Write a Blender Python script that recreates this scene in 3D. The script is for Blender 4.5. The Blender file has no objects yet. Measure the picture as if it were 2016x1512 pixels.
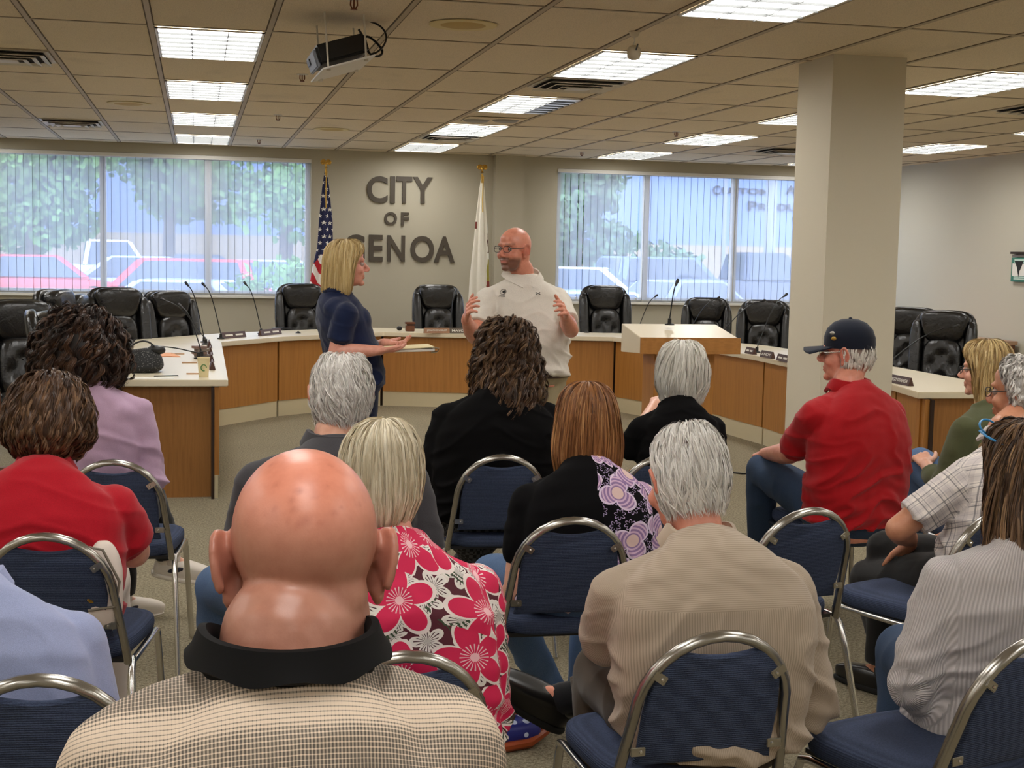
import bpy, bmesh, math, random
import numpy as np
from mathutils import Vector, Matrix, Euler, noise
random.seed(7); rng = np.random.default_rng(7)
PI = math.pi
COL = bpy.context.scene.collection
SC = bpy.context.scene
# ---------------- camera solution (from the ceiling grid: 2 x 4 ft tiles) ----------------
FPX = 2728.745; YAW, PIT, ROL = 0.225352, -0.0957554, 0.0204042; CAMZ = 1.61; CEIL = 2.7457
_f = Vector((math.sin(YAW)*math.cos(PIT), math.cos(YAW)*math.cos(PIT), math.sin(PIT)))
_r = Vector((math.cos(YAW), -math.sin(YAW), 0)); _u = _r.cross(_f)
CR = math.cos(ROL)*_r + math.sin(ROL)*_u; CU = -math.sin(ROL)*_r + math.cos(ROL)*_u
def ray(x, y): return _f + CR*((x-1008)/FPX) - CU*((y-756)/FPX)
def atY(x, y, Y):
    d = ray(x, y); return d*(Y/d.y) + Vector((0, 0, CAMZ))
def atZ(x, y, z):
    d = ray(x, y); return d*((z-CAMZ)/d.z) + Vector((0, 0, CAMZ))
def atX(x, y, X):
    d = ray(x, y); return d*(X/d.x) + Vector((0, 0, CAMZ))
cam = bpy.data.cameras.new('camera'); co = bpy.data.objects.new('camera', cam); COL.objects.link(co)
cam.sensor_fit = 'HORIZONTAL'; cam.sensor_width = 36; cam.lens = 36*FPX/2016
cam.clip_start = .05; cam.clip_end = 300
co.matrix_world = Matrix.Translation((0, 0, CAMZ)) @ Matrix((CR, CU, -_f)).transposed().to_4x4()
SC.camera = co
# ---------------- node / material helpers ----------------
def lin(v): v /= 255.; return v/12.92 if v <= .04045 else ((v+.055)/1.055)**2.4
def c(r, g, b): return (lin(r), lin(g), lin(b), 1)
class NT:
    def __init__(s, nt): s.t = nt
    def n(s, typ, props=None, **ins):
        nd = s.t.nodes.new(typ)
        for k, v in (props or {}).items(): setattr(nd, k, v)
        for k, v in ins.items():
            k2 = int(k[1:]) if k[0] == '_' else k.replace('_', ' ')
            sock = nd.inputs[k2]
            if isinstance(v, bpy.types.NodeSocket): s.t.links.new(v, sock)
            elif isinstance(v, bpy.types.Node): s.t.links.new(v.outputs[0], sock)
            else: sock.default_value = v
        return nd
    def coord(s, out='Object'): return s.n('ShaderNodeTexCoord').outputs[out]
    def map(s, vec, scale=(1, 1, 1), loc=(0, 0, 0), rot=(0, 0, 0)):
        return s.n('ShaderNodeMapping', Vector=vec, Scale=scale, Location=loc, Rotation=rot).outputs[0]
    def noise(s, vec, scale=5, detail=3, rough=.5, dist=0):
        return s.n('ShaderNodeTexNoise', Vector=vec, Scale=scale, Detail=detail, Roughness=rough, Distortion=dist).outputs[0]
    def vor(s, vec, scale=5, feature='F1', rand=1, out=0):
        return s.n('ShaderNodeTexVoronoi', {'feature': feature}, Vector=vec, Scale=scale, Randomness=rand).outputs[out]
    def wave(s, vec, scale=5, dist=0, dscale=1, direction='X', detail=2, profile='SIN'):
        return s.n('ShaderNodeTexWave', {'bands_direction': direction, 'wave_profile': profile}, Vector=vec, Scale=scale, Distortion=dist, Detail=detail, Detail_Scale=dscale).outputs['Fac']
    def m(s, op, a, b=0., cc=0.): return s.n('ShaderNodeMath', {'operation': op}, _0=a, _1=b, _2=cc).outputs[0]
    def mix(s, f, a, b, blend='MIX'):
        nd = s.n('ShaderNodeMix', {'data_type': 'RGBA', 'blend_type': blend})
        for i, v in ((0, f), (6, a), (7, b)):
            if isinstance(v, bpy.types.NodeSocket): s.t.links.new(v, nd.inputs[i])
            else: nd.inputs[i].default_value = v
        return nd.outputs[2]
    def ramp(s, f, stops, interp='LINEAR'):
        nd = s.n('ShaderNodeValToRGB', Fac=f); cr = nd.color_ramp; cr.interpolation = interp
        while len(cr.elements) < len(stops): cr.elements.new(.5)
        for e, (p, col) in zip(cr.elements, stops):
            e.position = p; e.color = col if not isinstance(col, (int, float)) else (col, col, col, 1)
        return nd.outputs[0]
    def sep(s, v): nd = s.n('ShaderNodeSeparateXYZ', Vector=v); return nd.outputs
    def comb(s, x, y, z): return s.n('ShaderNodeCombineXYZ', X=x, Y=y, Z=z).outputs[0]
    def bump(s, h, strength=.3, dist=.01): return s.n('ShaderNodeBump', Height=h, Strength=strength, Distance=dist).outputs[0]
    def attr(s, name, out='Color'): return s.n('ShaderNodeAttribute', {'attribute_name': name}).outputs[out]
def mat(name, color=(.8, .8, .8, 1), rough=.5, metal=0, fn=None, spec=.5, sheen=0, coat=0):
    m = bpy.data.materials.new(name); m.use_nodes = True
    nt = m.node_tree; b = nt.nodes['Principled BSDF']
    b.inputs['Base Color'].default_value = color; b.inputs['Roughness'].default_value = rough
    b.inputs['Metallic'].default_value = metal; b.inputs['Specular IOR Level'].default_value = spec
    b.inputs['Sheen Weight'].default_value = sheen; b.inputs['Coat Weight'].default_value = coat
    if fn:
        N = NT(nt); r = fn(N, b) or {}
        for k, v in r.items():
            if isinstance(v, bpy.types.NodeSocket): nt.links.new(v, b.inputs[k])
            else: b.inputs[k].default_value = v
    return m
def emis(name, color, strength):
    m = bpy.data.materials.new(name); m.use_nodes = True; nt = m.node_tree
    nt.nodes.clear(); o = nt.nodes.new('ShaderNodeOutputMaterial'); e = nt.nodes.new('ShaderNodeEmission')
    e.inputs[0].default_value = color; e.inputs[1].default_value = strength; nt.links.new(e.outputs[0], o.inputs[0]); return m
# ---------------- mesh builder ----------------
class MB:
    def __init__(s): s.v = []; s.f = []; s.mi = []
    def add(s, vs, fs, mi=0):
        o = len(s.v); s.v += [tuple(v) for v in vs]; s.f += [tuple(i+o for i in f) for f in fs]; s.mi += [mi]*len(fs); return s
    def box(s, c0, size, rot=None, mi=0):
        x, y, z = (d/2 for d in size)
        vs = [Vector(p) for p in [(-x,-y,-z),(x,-y,-z),(x,y,-z),(-x,y,-z),(-x,-y,z),(x,-y,z),(x,y,z),(-x,y,z)]]
        if rot is not None: vs = [rot @ v for v in vs]
        return s.add([v+Vector(c0) for v in vs], [(0,3,2,1),(4,5,6,7),(0,1,5,4),(1,2,6,5),(2,3,7,6),(3,0,4,7)], mi)
    def b2(s, a, b, mi=0):
        a, b = Vector(a), Vector(b); return s.box((a+b)/2, [abs(q) for q in (b-a)], mi=mi)
    def prism(s, poly, z0, z1, M=None, mi=0):
        n = len(poly); vs = [Vector((p[0], p[1], z0)) for p in poly]+[Vector((p[0], p[1], z1)) for p in poly]
        if M is not None: vs = [M @ v for v in vs]
        return s.add(vs, [tuple(range(n))[::-1], tuple(range(n, 2*n))]+[(i, (i+1) % n, n+(i+1) % n, n+i) for i in range(n)], mi)
    def rings(s, R, closed=False, cap=True, mi=0):
        n = len(R[0]); vs = [p for r in R for p in r]; fs = []; k = len(R)
        for i in range(k if closed else k-1):
            a = i*n; b = ((i+1) % k)*n
            for j in range(n): fs.append((a+j, a+(j+1) % n, b+(j+1) % n, b+j))
        if cap and not closed: fs += [tuple(range(n))[::-1], tuple((k-1)*n+j for j in range(n))]
        return s.add(vs, fs, mi)
    def tube(s, pts, r, seg=10, closed=False, flat=(1, 1), up=None, mi=0):
        pts = [Vector(p) for p in pts]; n = len(pts); rr = r if isinstance(r, (list, tuple)) else [r]*n
        T = []
        for i in range(n):
            a = pts[(i-1) % n] if (closed or i) else pts[0]; b = pts[(i+1) % n] if (closed or i < n-1) else pts[-1]
            T.append((b-a).normalized())
        u = Vector(up) if up else (Vector((0, 0, 1)) if abs(T[0].z) < .9 else Vector((1, 0, 0)))
        u = (u-T[0]*u.dot(T[0])).normalized(); R = []
        for i in range(n):
            u = (u-T[i]*u.dot(T[i])).normalized(); w = T[i].cross(u)
            R.append([pts[i]+(u*math.cos(2*PI*k/seg)*flat[0]+w*math.sin(2*PI*k/seg)*flat[1])*rr[i] for k in range(seg)])
        return s.rings(R, closed, mi=mi)
    def lathe(s, prof, c0=(0, 0, 0), seg=16, M=None, mi=0):
        R = []
        for r, z in prof:
            ring = [Vector((max(r, 1e-4)*math.cos(2*PI*k/seg), max(r, 1e-4)*math.sin(2*PI*k/seg), z)) for k in range(seg)]
            if M is not None: ring = [M @ p for p in ring]
            R.append([p+Vector(c0) for p in ring])
        return s.rings(R, mi=mi)
    def ell(s, c0, rad, rot=None, seg=16, e=1., mi=0, fn=None):
        """super-ellipsoid; e<1 = boxier (pillow)"""
        rings = seg//2; sg = lambda v, p: math.copysign(abs(v)**p, v); R = []
        for i in range(rings+1):
            ph = -PI/2+PI*i/rings
            cp = max(math.cos(ph), 1e-3); ring = []
            for k in range(seg):
                t = 2*PI*k/seg
                p = Vector((sg(cp, e)*sg(math.cos(t), e), sg(cp, e)*sg(math.sin(t), e), sg(math.sin(ph), e)))
                if fn: p = Vector(fn(p))
                p = Vector((p.x*rad[0], p.y*rad[1], p.z*rad[2]))
                if rot is not None: p = rot @ p
                ring.append(p+Vector(c0))
            R.append(ring)
        return s.rings(R, mi=mi)
    def cap(s, a, b, ra, rb, seg=14):
        """tapered capsule between two points"""
        a, b = Vector(a), Vector(b); d = b-a; L = d.length
        if L < 1e-5: return s.ell(a, (ra,)*3, seg=seg)
        d /= L; q = Vector((0, 0, 1)).rotation_difference(d).to_matrix(); R = []
        for i in range(5):
            t = -PI/2+PI/2*i/4; R.append((max(ra*math.cos(t), 1e-4), ra*math.sin(t)))
        for i in range(5):
            t = PI/2*i/4; R.append((max(rb*math.cos(t), 1e-4), L+rb*math.sin(t)))
        return s.lathe(R, a, seg, q)
    def chain(s, pts, rs, seg=14):
        for i in range(len(pts)-1): s.cap(pts[i], pts[i+1], rs[i], rs[i+1], seg)
        return s
    def loft(s, RR, seg=24, mi=0):
        """RR: (centre, wx, yb, yf[, M]) elliptical rings"""
        out = []
        for q in RR:
            c0, wx, yb, yf = q[:4]; M = q[4] if len(q) > 4 else None; ring = []
            for k in range(seg):
                t = 2*PI*k/seg; cx, sx = math.cos(t), math.sin(t); ex = .82
                x = wx*math.copysign(abs(cx)**ex, cx); y = (yf if sx > 0 else yb)*math.copysign(abs(sx)**ex, sx)
                p = Vector((x, y, 0)); p = M @ p if M is not None else p
                ring.append(p+Vector(c0))
            out.append(ring)
        return s.rings(out, mi=mi)
    def mesh(s, name='m'):
        me = bpy.data.meshes.new(name); me.from_pydata(s.v, [], s.f)
        if any(s.mi): me.polygons.foreach_set('material_index', s.mi)
        me.update(); return me
    def build(s, name, m, parent=None, smooth=True, bevel=0, M=None, ang=35):
        me = s.mesh(name)
        if bevel:
            bm = bmesh.new(); bm.from_mesh(me)
            bmesh.ops.bevel(bm, geom=[e for e in bm.edges if e.is_manifold and e.calc_face_angle(0) > .4], offset=bevel, segments=2, affect='EDGES', clamp_overlap=True)
            bm.to_mesh(me); bm.free()
        bm = bmesh.new(); bm.from_mesh(me); bmesh.ops.recalc_face_normals(bm, faces=bm.faces); bm.to_mesh(me); bm.free()
        return mkobj(name, me, m, parent, smooth, M, ang)
def mkobj(name, me, m, parent=None, smooth=True, M=None, ang=35):
    for mm in (m if isinstance(m, (list, tuple)) else [m]): me.materials.append(mm)
    if smooth:
        me.polygons.foreach_set('use_smooth', [True]*len(me.polygons))
        if ang: me.set_sharp_from_angle(angle=math.radians(ang))
    me.update(); o = bpy.data.objects.new(name, me); COL.objects.link(o)
    if parent is not None: o.parent = parent
    if M is not None: o.matrix_local = M
    return o
def tag(o, label=None, cat=None, group=None, kind=None):
    for k, v in (('label', label), ('category', cat), ('group', group), ('kind', kind)):
        if v: o[k] = v
    return o
def empty(name, loc=(0, 0, 0), rz=0, label=None, cat=None, group=None):
    o = bpy.data.objects.new(name, None); COL.objects.link(o); o.location = loc; o.rotation_euler = (0, 0, rz)
    o.empty_display_size = .1; return tag(o, label, cat, group)
def copy_tree(o, parent=None):
    kids = [k for k in list(o.children)]
    cpy = o.copy(); COL.objects.link(cpy)
    if parent is not None: cpy.parent = parent
    for k in kids: copy_tree(k, cpy)
    return cpy
def remesh(mb, voxel=.006, smooth=3):
    me = mb.mesh('tmp'); o = bpy.data.objects.new('tmp', me); COL.objects.link(o)
    r = o.modifiers.new('r', 'REMESH'); r.mode = 'VOXEL'; r.voxel_size = voxel; r.adaptivity = 0
    if smooth:
        sm = o.modifiers.new('s', 'SMOOTH'); sm.factor = .5; sm.iterations = smooth
    dg = bpy.context.evaluated_depsgraph_get(); dg.update()
    out = bpy.data.meshes.new_from_object(o.evaluated_get(dg))
    bpy.data.objects.remove(o); bpy.data.meshes.remove(me); return out
def getv(me):
    n = len(me.vertices); a = np.empty(n*3); me.vertices.foreach_get('co', a)
    b = np.empty(n*3, dtype=np.float32); me.vertex_normals.foreach_get('vector', b)
    return a.reshape(-1, 3), b.reshape(-1, 3).astype(float)
def setv(me, V): me.vertices.foreach_set('co', V.ravel()); me.update()
def nz(V, s, off=0):
    return np.array([noise.noise((v[0]*s[0]+off, v[1]*s[1]+off, v[2]*s[2]+off)) for v in V])
def setcol(me, name, arr):
    a = me.color_attributes.new(name, 'FLOAT_COLOR', 'POINT')
    q = np.ones((len(me.vertices), 4)); q[:, :arr.shape[1]] = arr; a.data.foreach_set('color', q.ravel())
# ================= materials of the place =================
def _wall(N, b):
    o = N.coord(); n = N.noise(o, 60, 4); n2 = N.noise(o, 1.3, 2)
    return {'Base Color': N.mix(n2, c(176, 169, 150), c(184, 177, 158)), 'Normal': N.bump(n, .08, .003)}
M_WALL = mat('painted_wall', rough=.75, fn=_wall)
def _pil(N, b):
    n = N.noise(N.coord(), 70, 4); return {'Normal': N.bump(n, .08, .003)}
M_COLUMN = mat('column_paint', c(206, 197, 176), .7, fn=_pil)
M_RWALL = mat('right_wall_paint', c(196, 190, 172), .7, fn=_pil)
def _tile(N, b):
    o = N.coord(); n = N.noise(o, 180, 3, .7); v = N.vor(o, 140); big = N.noise(o, .8, 2)
    base = N.mix(big, c(222, 206, 176), c(228, 212, 184)); sp = N.ramp(n, [(.40, .80), (.5, 1.)])
    st = N.ramp(N.noise(N.map(o, (1, .6, 1)), 2.2, 4, .6), [(.30, .9), (.42, 1.)])
    return {'Base Color': N.mix(1., N.mix(1., base, sp, 'MULTIPLY'), st, 'MULTIPLY'), 'Normal': N.bump(N.m('ADD', n, v), .35, .004)}
M_TILE = mat('ceiling_tile', rough=.95, fn=_tile)
M_TBAR = mat('ceiling_grid_bar', c(176, 160, 132), .6)
def _carpet(N, b):
    o = N.coord(); n = N.noise(o, 85, 3, .8); n3 = N.noise(o, 330, 2, .8); n2 = N.noise(o, 1.1, 3)
    col = N.ramp(N.m('ADD', N.m('MULTIPLY', n, .55), N.m('MULTIPLY', n3, .45)), [(.38, c(100, 91, 74)), (.5, c(148, 138, 115)), (.62, c(190, 179, 154))])
    return {'Base Color': N.mix(1., col, N.ramp(n2, [(.2, .88), (.7, 1.)]), 'MULTIPLY'), 'Normal': N.bump(n3, .7, .006)}
M_CARPET = mat('carpet', rough=1, fn=_carpet, spec=.1)
def woodfn(light, dark, sc=1., axis='Z', streak=(20, 20, 1.0)):
    def f(N, b):
        o = N.coord(); mp = N.map(o, streak)
        n = N.noise(mp, 1.*sc, 5, .65); fine = N.noise(N.map(o, (streak[0]*7, streak[1]*7, streak[2]*3)), 1, 3)
        w = N.wave(N.map(o, (3*sc, 3*sc, .45*sc)), 1.2, 9, .9)
        fac = N.m('ADD', N.m('MULTIPLY', n, .6), N.m('ADD', .07, N.m('MULTIPLY', w, .14)))
        col = N.ramp(fac, [(.22, tuple(.35*a+.65*q for a, q in zip(light, dark))), (.42, light), (.58, tuple(.7*a+.3*q for a, q in zip(light, dark))), (.8, light)])
        return {'Base Color': N.mix(1., col, N.ramp(fine, [(.35, .90), (.5, 1.)]), 'MULTIPLY'), 'Normal': N.bump(fine, .05, .002)}
    return f
M_OAK = mat('oak_veneer', rough=.42, fn=woodfn(c(178, 122, 58), c(140, 88, 36)))
M_OAK2 = mat('oak_end_panel', rough=.42, fn=woodfn(c(164, 112, 56), c(118, 74, 34), 1.3, streak=(26, 26, 1.8)))
M_OAKH = mat('oak_horizontal', rough=.42, fn=woodfn(c(180, 124, 62), c(140, 88, 38), streak=(1.6, 30, 34)))
M_LAM = mat('cream_laminate', c(226, 214, 188), .28)
M_TOE = mat('cream_toe_kick', c(205, 192, 158), .6)
M_GAP = mat('dark_joint', c(46, 28, 16), .8)
M_DARKWOOD = mat('dark_walnut', rough=.4, fn=woodfn(c(110, 66, 40), c(66, 38, 24), streak=(2, 30, 30)))
M_WHITE = mat('white_metal', c(225, 222, 214), .4)
M_ALU = mat('window_aluminium', c(196, 190, 176), .5)
M_CHROME = mat('chrome', c(215, 212, 205), .12, 1.)
M_BLKPL = mat('black_plastic', c(24, 23, 23), .4)
M_BLKMET = mat('black_metal', c(20, 20, 22), .35, .3)
M_BRASS = mat('brass', c(200, 160, 80), .25, 1.)
M_LETTER = mat('letter_metal', c(78, 70, 60), .5, .2)
M_COPPER = mat('sprinkler_copper', c(120, 66, 40), .4, .6)
M_PAPER = mat('paper', c(235, 232, 224), .8)
M_BLACKTXT = mat('black_ink', c(25, 25, 25), .8)
M_WHITETXT = mat('white_ink', c(228, 224, 214), .7)
def glassmat(name, tint, refl):
    m = bpy.data.materials.new(name); m.use_nodes = True; nt = m.node_tree; nt.nodes.clear(); N = NT(nt)
    t = N.n('ShaderNodeBsdfTransparent', Color=tint); g = N.n('ShaderNodeBsdfGlossy', Roughness=.02)
    mx = N.n('ShaderNodeMixShader', _0=refl, _1=t, _2=g); o = N.n('ShaderNodeOutputMaterial', Surface=mx); return m
M_GLASS = glassmat('window_glass', (.93, .94, .96, 1), .05)
def blindmat():
    m = bpy.data.materials.new('sheer_blind_fabric'); m.use_nodes = True; nt = m.node_tree; nt.nodes.clear(); N = NT(nt)
    t = N.n('ShaderNodeBsdfTransparent', Color=(.97, .98, 1, 1)); d = N.n('ShaderNodeBsdfDiffuse', Color=c(214, 216, 216))
    tr = N.n('ShaderNodeBsdfTranslucent', Color=c(226, 232, 240)); a = N.n('ShaderNodeMixShader', _0=.55, _1=d, _2=tr)
    mx = N.n('ShaderNodeMixShader', _0=.42, _1=t, _2=a); N.n('ShaderNodeOutputMaterial', Surface=mx); return m
M_BLIND = blindmat()
M_LOUV = mat('louver_grey', c(96, 98, 98), .5)
M_LAPSHADE = mat('vane_lap_shade', c(84, 86, 88), .8)
M_LAMP = emis('fluorescent_lens', (1., .975, .93, 1), 6.5)
M_LAMPDIM = emis('unlit_lens_glow', (.62, .64, .7, 1), .45)  # weak glow put into the lens whose tube is off
M_VENT = mat('vent_metal', c(205, 198, 184), .5)
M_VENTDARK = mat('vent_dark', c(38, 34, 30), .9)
# ================= room shell =================
XL, XR, YB, YF = -5.2, 8.49, -3.2, 16.5
def st(name, mb, m, **k): return tag(mb.build(name, m, **k), kind='structure')
st('floor', MB().b2((XL, YB, -.1), (XR, YF, 0)), M_CARPET, smooth=False)
st('ceiling', MB().b2((XL-.2, YB, CEIL), (XR+.2, YF+.2, CEIL+.15)), M_TILE, smooth=False)
GX, GY = -.8374, 7.619
g = MB(); i = -7
for i in range(-7, 16):
    x = GX+.61*i
    if XL < x < XR: g.b2((x-.013, YB, CEIL-.004), (x+.013, YF, CEIL+.001))
for j in range(-9, 8):
    y = GY+1.22*j
    if YB < y < YF: g.b2((XL, y-.011, CEIL-.003), (XR, y+.011, CEIL+.001))
st('trim_1', g, M_TBAR, smooth=False)
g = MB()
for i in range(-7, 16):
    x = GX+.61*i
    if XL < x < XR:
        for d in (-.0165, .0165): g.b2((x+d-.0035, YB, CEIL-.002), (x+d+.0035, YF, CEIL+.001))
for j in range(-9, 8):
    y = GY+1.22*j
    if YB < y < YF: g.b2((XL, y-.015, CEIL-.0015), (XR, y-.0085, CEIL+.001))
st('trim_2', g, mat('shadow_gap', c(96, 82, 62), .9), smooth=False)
# back wall with two window openings
W1 = (-4.2, 1.32, 1.03, 2.63); W2 = (4.30, 8.15, 1.01, 2.62)
w = MB(); T = .22
w.b2((XL, YF, 0), (XR, YF+T, 1.01)); w.b2((XL, YF, 1.01), (W2[0], YF+T, 1.03)); w.b2((XL, YF, 2.63), (XR, YF+T, CEIL))
w.b2((XL, YF, 1.03), (W1[0], YF+T, 2.63)); w.b2((W1[1], YF, 1.03), (W2[0], YF+T, 2.63)); w.b2((W2[1], YF, 1.01), (XR, YF+T, 2.63))
w.b2((W2[0], YF, 2.62), (W2[1], YF+T, 2.63)); w.b2((3.50, YF-.13, 0), (3.86, YF, CEIL))
st('wall_back', w, M_WALL, smooth=False)
st('wall_left', MB().b2((XL-.2, YB, 0), (XL, YF+T, CEIL)), M_WALL, smooth=False)
st('wall_right', MB().b2((XR, YB, 0), (XR+.2, YF+T, CEIL)), M_RWALL, smooth=False)
st('wall_front', MB().b2((XL-.2, YB-.2, 0), (XR+.2, YB, CEIL)), M_WALL, smooth=False)
st('baseboard_back', MB().b2((XL, YF-.012, 0), (XR, YF, .1)), M_GAP, smooth=False)
st('baseboard_right', MB().b2((XR-.012, YB, 0), (XR, YF, .1)), M_GAP, smooth=False)
for n, W, mull in ((1, W1, (-3.37, -2.2, -1.03, .143)), (2, W2, (5.47, 6.64, 7.75))):
    root = empty('window_%d' % n, ((W[0]+W[1])/2, YF+.1, W[2])); root['kind'] = 'structure'
    Mi = Matrix.Translation(-root.location); f = MB(); y0, y1 = YF+.08, YF+.15
    f.b2((W[0], y0, W[2]), (W[0]+.06, y1, W[3])); f.b2((W[1]-.06, y0, W[2]), (W[1], y1, W[3]))
    f.b2((W[0], y0, W[2]), (W[1], y1, W[2]+.05)); f.b2((W[0], y0, W[3]-.05), (W[1], y1, W[3]))
    for x in mull: f.b2((x-.035, y0-.02, W[2]), (x+.035, y1, W[3]))
    f.build('window_frame', M_ALU, root, smooth=False, M=Mi)
    MB().b2((W[0]+.05, YF+.11, W[2]+.04), (W[1]-.05, YF+.116, W[3]-.04)).build('pane', M_GLASS, root, smooth=False, M=Mi)
    MB().b2((W[0]-.03, YF-.05, W[2]-.03), (W[1]+.03, YF+.1, W[2])).build('window_sill', M_WHITE, root, smooth=False, M=Mi)
# vertical blinds: every vane a part
for n, W, lab in ((1, W1, 'white sheer vertical blind across the left window, cars and trees showing through'), (2, W2, 'white sheer vertical blind across the right window, behind the lectern and column')):
    b = empty('vertical_blind', ((W[0]+W[1])/2, YF+.0, W[3]), 0, lab, 'blind')
    Mi = Matrix.Translation(-b.location)
    hr = MB().b2((W[0], YF-.02, W[3]-.045), (W[1], YF+.03, W[3]-.004)); hr.build('head_rail', M_WHITE, b, smooth=False, M=Mi)
    x = W[0]+.045; k = 0; hz = W[3]-.05-W[2]-.02; me = None
    while x < W[1]-.03:
        if me is None:
            vm = MB(); NX = 6; lap_shade = MB()
            for q in range(NX):
                xa, xb = -.047+.094*q/NX, -.047+.094*(q+1)/NX
                ya, yb = .004*math.sin(PI*q/NX), .004*math.sin(PI*(q+1)/NX)
                vm.add([(xa, ya, -hz), (xb, yb, -hz), (xb, yb, 0), (xa, ya, 0)], [(0, 1, 2, 3)])
            vm.add([(-.0475, -.002, -hz), (-.0430, -.002, -hz), (-.0430, -.002, 0), (-.0475, -.002, 0)], [(0, 1, 2, 3)], 1)  # opaque dark strip painting in the shaded line where vanes overlap
            v = vm.build('vane', [M_BLIND, M_LAPSHADE], b); me = v.data
        else:
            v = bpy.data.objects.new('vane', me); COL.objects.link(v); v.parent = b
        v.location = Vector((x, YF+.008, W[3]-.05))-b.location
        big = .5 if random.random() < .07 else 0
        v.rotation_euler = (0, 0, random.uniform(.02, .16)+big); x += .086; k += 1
# column
st('wall_column', MB().b2((3.49, 7.32, 0), (3.94, 7.78, CEIL)), M_COLUMN, smooth=False, bevel=0)
bpy.data.objects['wall_column'].name = 'trim_3'
# ceiling lights
def troffer(i, j, lab, dim=False, grp=None):
    x0, y0 = GX+.61*i+.02, GY+1.22*j+.02; x1, y1 = x0+.57, y0+1.18
    r = empty('ceiling_light', ((x0+x1)/2, (y0+y1)/2, CEIL-.004), 0, lab, 'ceiling light', grp); Mi = Matrix.Translation(-r.location)
    fr = MB(); z0, z1 = CEIL-.012, CEIL-.0045
    fr.b2((x0, y0, z0), (x0+.015, y1, z1)); fr.b2((x1-.015, y0, z0), (x1, y1, z1)); fr.b2((x0, y0, z0), (x1, y0+.015, z1)); fr.b2((x0, y1-.015, z0), (x1, y1, z1))
    fr.build('frame', M_WHITE, r, smooth=False, M=Mi)
    xs = x1-.015-(.18 if dim else 0)
    MB().b2((x0+.015, y0+.015, CEIL-.006), (xs, y1-.015, CEIL-.005)).build('lens', M_LAMP, r, smooth=False, M=Mi)
    if dim: tag(MB().b2((xs, y0+.015, CEIL-.006), (x1-.015, y1-.015, CEIL-.005)).build('lens', M_LAMPDIM, r, smooth=False, M=Mi), 'unlit third of the lens')
    lv = MB()
    for q in range(1, 3): lv.b2((x0+.57*q/3-.002, y0+.01, CEIL-.018), (x0+.57*q/3+.002, y1-.01, CEIL-.006))
    for q in range(1, 7): lv.b2((x0+.01, y0+1.18*q/7-.003, CEIL-.018), (x1-.01, y0+1.18*q/7+.003, CEIL-.006))
    lv.build('louver', M_LOUV, r, smooth=False, M=Mi)
vis = {(1, 0): 'large bright ceiling light left of the hanging projector, nearest of the left row', (1, 2): 'second bright ceiling light in the left row, counted from the camera',
 (1, 4): 'third bright ceiling light in the left row, just before the last one', (1, 6): 'farthest ceiling light of the left row, close to the left window wall',
 (5, -2): 'ceiling light cut by the top edge of the photo, right of centre', (5, 0): 'ceiling light right of centre that the small white hanging device overlaps',
 (5, 2): 'ceiling light with one dark unlit third on its right side', (5, 4): 'ceiling light over the lettered wall with a vent right behind it', (5, 6): 'farthest ceiling light above the wall lettering',
 (9, 0): 'ceiling light just right of the column, cut by the right edge', (9, 2): 'ceiling light partly hidden behind the left face of the column', (9, 4): 'ceiling light left of the column, over the right window area', (9, 6): 'small far ceiling light above the right window, left of the column',
 (13, 4): 'ceiling light near the right wall, right of the column', (13, 2): 'sliver of a ceiling light at the right edge of the photo, above the wall'}
for i in (-7, -3, 1, 5, 9, 13):
    for j in (-8, -6, -4, -2, 0, 2, 4, 6):
        if i == -7 and j > 0: continue
        k = (i, j)
        troffer(i, j, vis.get(k, 'bright ceiling light outside the photographed part of the ceiling'), k == (5, 2), None if k in vis else 'ceiling lights out of the frame')
# vents
def vent(x, y, lab, rz=0):
    r = empty('ceiling_vent', (x, y, CEIL-.004), rz, lab, 'vent')
    MB().box((0, 0, -.001), (.56, .56, .004)).build('face_plate', M_VENT, r, smooth=False)
    for k, s_ in enumerate((.44, .33, .22)):
        z = -.012-.008*k
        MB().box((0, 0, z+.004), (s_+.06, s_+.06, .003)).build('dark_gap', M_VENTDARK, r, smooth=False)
        q = MB(); a, b_ = s_/2+.035, s_/2
        ring = lambda h, zz: [Vector(p) for p in ((-h, -h, zz), (h, -h, zz), (h, h, zz), (-h, h, zz))]
        q.rings([ring(a, z-.012), ring(b_, z), ring(b_-.004, z), ring(a-.004, z-.015)], closed=True); q.build('vane_ring', M_VENT, r, smooth=False)
    MB().box((0, 0, -.036), (.16, .16, .004)).build('centre_plate', M_VENT, r, smooth=False)
vent(-1.14, 9.14, 'square ceiling vent at the left edge of the photo'); vent(-1.14, 13.93, 'square ceiling vent above the left end of the window')
vent(2.52, 9.2, 'square ceiling vent directly behind the light with the hanging device'); vent(2.51, 13.97, 'small far ceiling vent behind the light over the lettering')
vent(6.17, 14.0, 'far ceiling vent just left of the column top, above the window'); vent(6.15, 9.3, 'ceiling vent at the right edge of the photo above the right wall')
def speaker(x, y, lab):
    r = empty('ceiling_speaker', (x, y, CEIL-.004), 0, lab, 'speaker')
    MB().lathe([(0, -.004), (.17, -.004), (.175, 0), (.0, 0)], seg=32).build('rim', mat('speaker_cream', c(214, 196, 140), .6), r)
    MB().lathe([(0, -.010), (.09, -.009), (.12, -.003), (0, -.003)], seg=32).build('grille', mat('speaker_grille', c(188, 160, 96), .7), r)
speaker(1.32, 7.03, 'round cream ceiling speaker right of the hanging projector'); speaker(-.53, 11.88, 'faint round cream ceiling speaker between the left vents')
speaker(1.28, 13.6, 'faint far round ceiling speaker over the left part of the dais')
r = empty('ceiling_spotlight', (2.52, 11.93, CEIL-.004), 0, 'pair of grey round discs on the ceiling past the half dark light', 'spotlight')
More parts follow.
